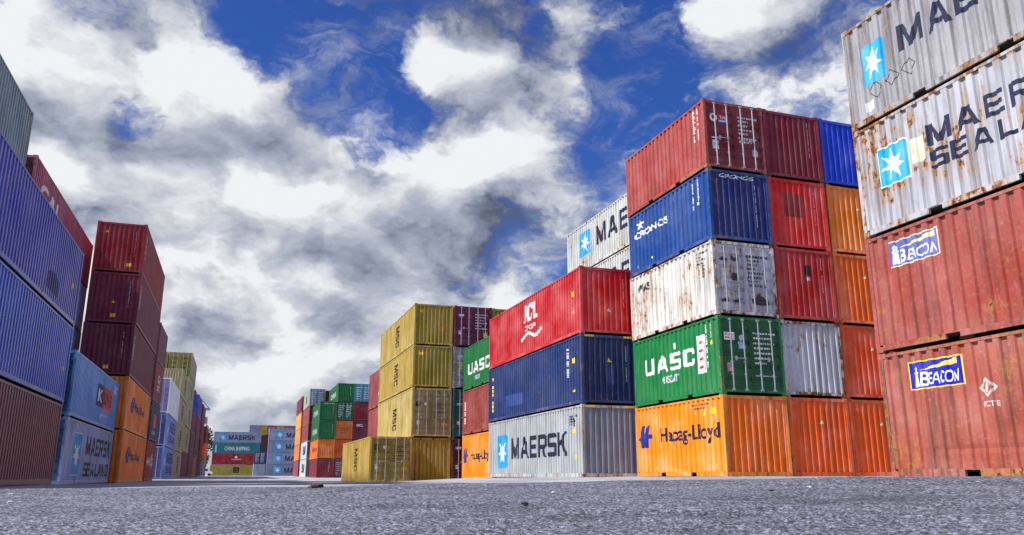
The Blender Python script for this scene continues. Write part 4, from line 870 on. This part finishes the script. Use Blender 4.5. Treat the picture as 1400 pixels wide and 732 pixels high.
tree('thin dark tree nearest the far left containers', -10.4, 262, 16, 3, .30)
tree('sparse slender tree in the gap left of the olive yellow container', -8.1, 268, 16, 5, .28)
tree('low leafy tree at the foot of the slender ones', -9.4, 280, 8, 12, .7)
for k, (x, y) in enumerate(((-18, 290), (28, 300), (36, 296))): tree(('bare tree hidden behind the left row', 'bare tree behind the right row', 'broad bare tree behind the right row')[k], x, y, 14, 20+k)
def van(label, x, y, rgb):
    t = thing('parked_van', label, 'van', (x, y, 0))
    def body(bm):
        pr = [(-2.4, .45), (2.35, .45), (2.4, .95), (1.75, 1.15), (1.2, 1.95), (-2.35, 2.05), (-2.42, 1.2)]
        a = [bm.verts.new((u, -.92, z)) for u, z in pr]; b_ = [bm.verts.new((u, .92, z)) for u, z in pr]
        bm.faces.new(a); bm.faces.new(b_[::-1])
        for i in range(len(pr)): bm.faces.new((a[i], b_[i], b_[(i+1) % len(pr)], a[(i+1) % len(pr)]))
        bmesh.ops.bevel(bm, geom=bm.edges[:], offset=.07, segments=2, affect='EDGES')
    ob('body', cached(('van_body',), body), simple('van_paint', rgb, .3), t)
    gl = simple('dark_glass', '1a222c', .1)
    for sy in (-1, 1): ob('side_window', cached(('side_window',), lambda bm: box(bm, .1, 1.15, -.01, .01, 1.25, 1.75)), gl, t, (0, sy*.93, 0))
    wm = cached(('wheel',), lambda bm: tube(bm, [(0, -.12, .34), (0, .12, .34)], [.34, .34], 14))
    for sx in (-1.45, 1.5):
        for sy in (-.82, .82): ob('wheel', wm, MAT_DARK, t, (sx, sy, 0))
van('white van parked in the gap beneath the far trees', -7.0, 226, 'e8ecf2'); van('pale blue van parked behind the white van', -8.6, 240, '8fa4cc')

# ------------------------------------------------------------------ small debris on the asphalt
def gz(x, y): return float(ground_z(np.array([x]), np.array([y]))[0])
def lump(name, label, cat, x, y, s, rgb, seed, squash=(1, .7, .45), lift=.0, second=None):
    r = random.Random(seed); bm = bmesh.new(); bmesh.ops.create_icosphere(bm, subdivisions=2, radius=1)
    for v in bm.verts:
        k = 1+r.uniform(-.28, .22); v.co = Vector((v.co.x*squash[0]*k, v.co.y*squash[1]*k, v.co.z*squash[2]*k))*s
    me = to_mesh(name, bm); t = thing(name, label, cat, (x, y, gz(x, y)+lift)); ob('stone_body', me, simple('stone', rgb, .85, 0, .6, 60), t)
    if second:
        bm = bmesh.new(); bmesh.ops.create_icosphere(bm, subdivisions=1, radius=1)
        for v in bm.verts: v.co = Vector((v.co.x*.55*s-.75*s, v.co.y*.5*s, v.co.z*.28*s-.05*s))*(1+r.uniform(-.2, .2))
        ob('broken_edge', to_mesh('broken_edge', bm), simple('stone_pale', second, .8, 0, .4, 60), t)
lump('rubble', 'lump of dark broken rubble lying on the asphalt edge', 'rubble', .72, 7.55, .062, '4a3f3a', 4, lift=.016, second='b5a46a')
pebble_spots = [(-1.35, 6.2, 'bcbcc4', 'small pale chip left of the rubble lump'), (-1.0, 4.6, 'd8d8dc', 'white flat chip at the lower left of the asphalt'), (2.05, 5.2, 'd2d2da', 'white pebble below the navy lettering'), (3.4, 4.3, 'c8c8d0', 'pale pebble at the lower right of the asphalt'), (5.3, 6.6, 'c8b84a', 'yellow scrap before the near right stack'), (1.1, 3.1, '2a2a30', 'dark chip near the bottom centre'), (2.9, 4.0, '26262c', 'black crumb right of the bottom centre')]
for k, (x, y, rgb, lab) in enumerate(pebble_spots): lump('pebble', lab, 'pebble', x, y, .016, rgb, 30+k, lift=.009)
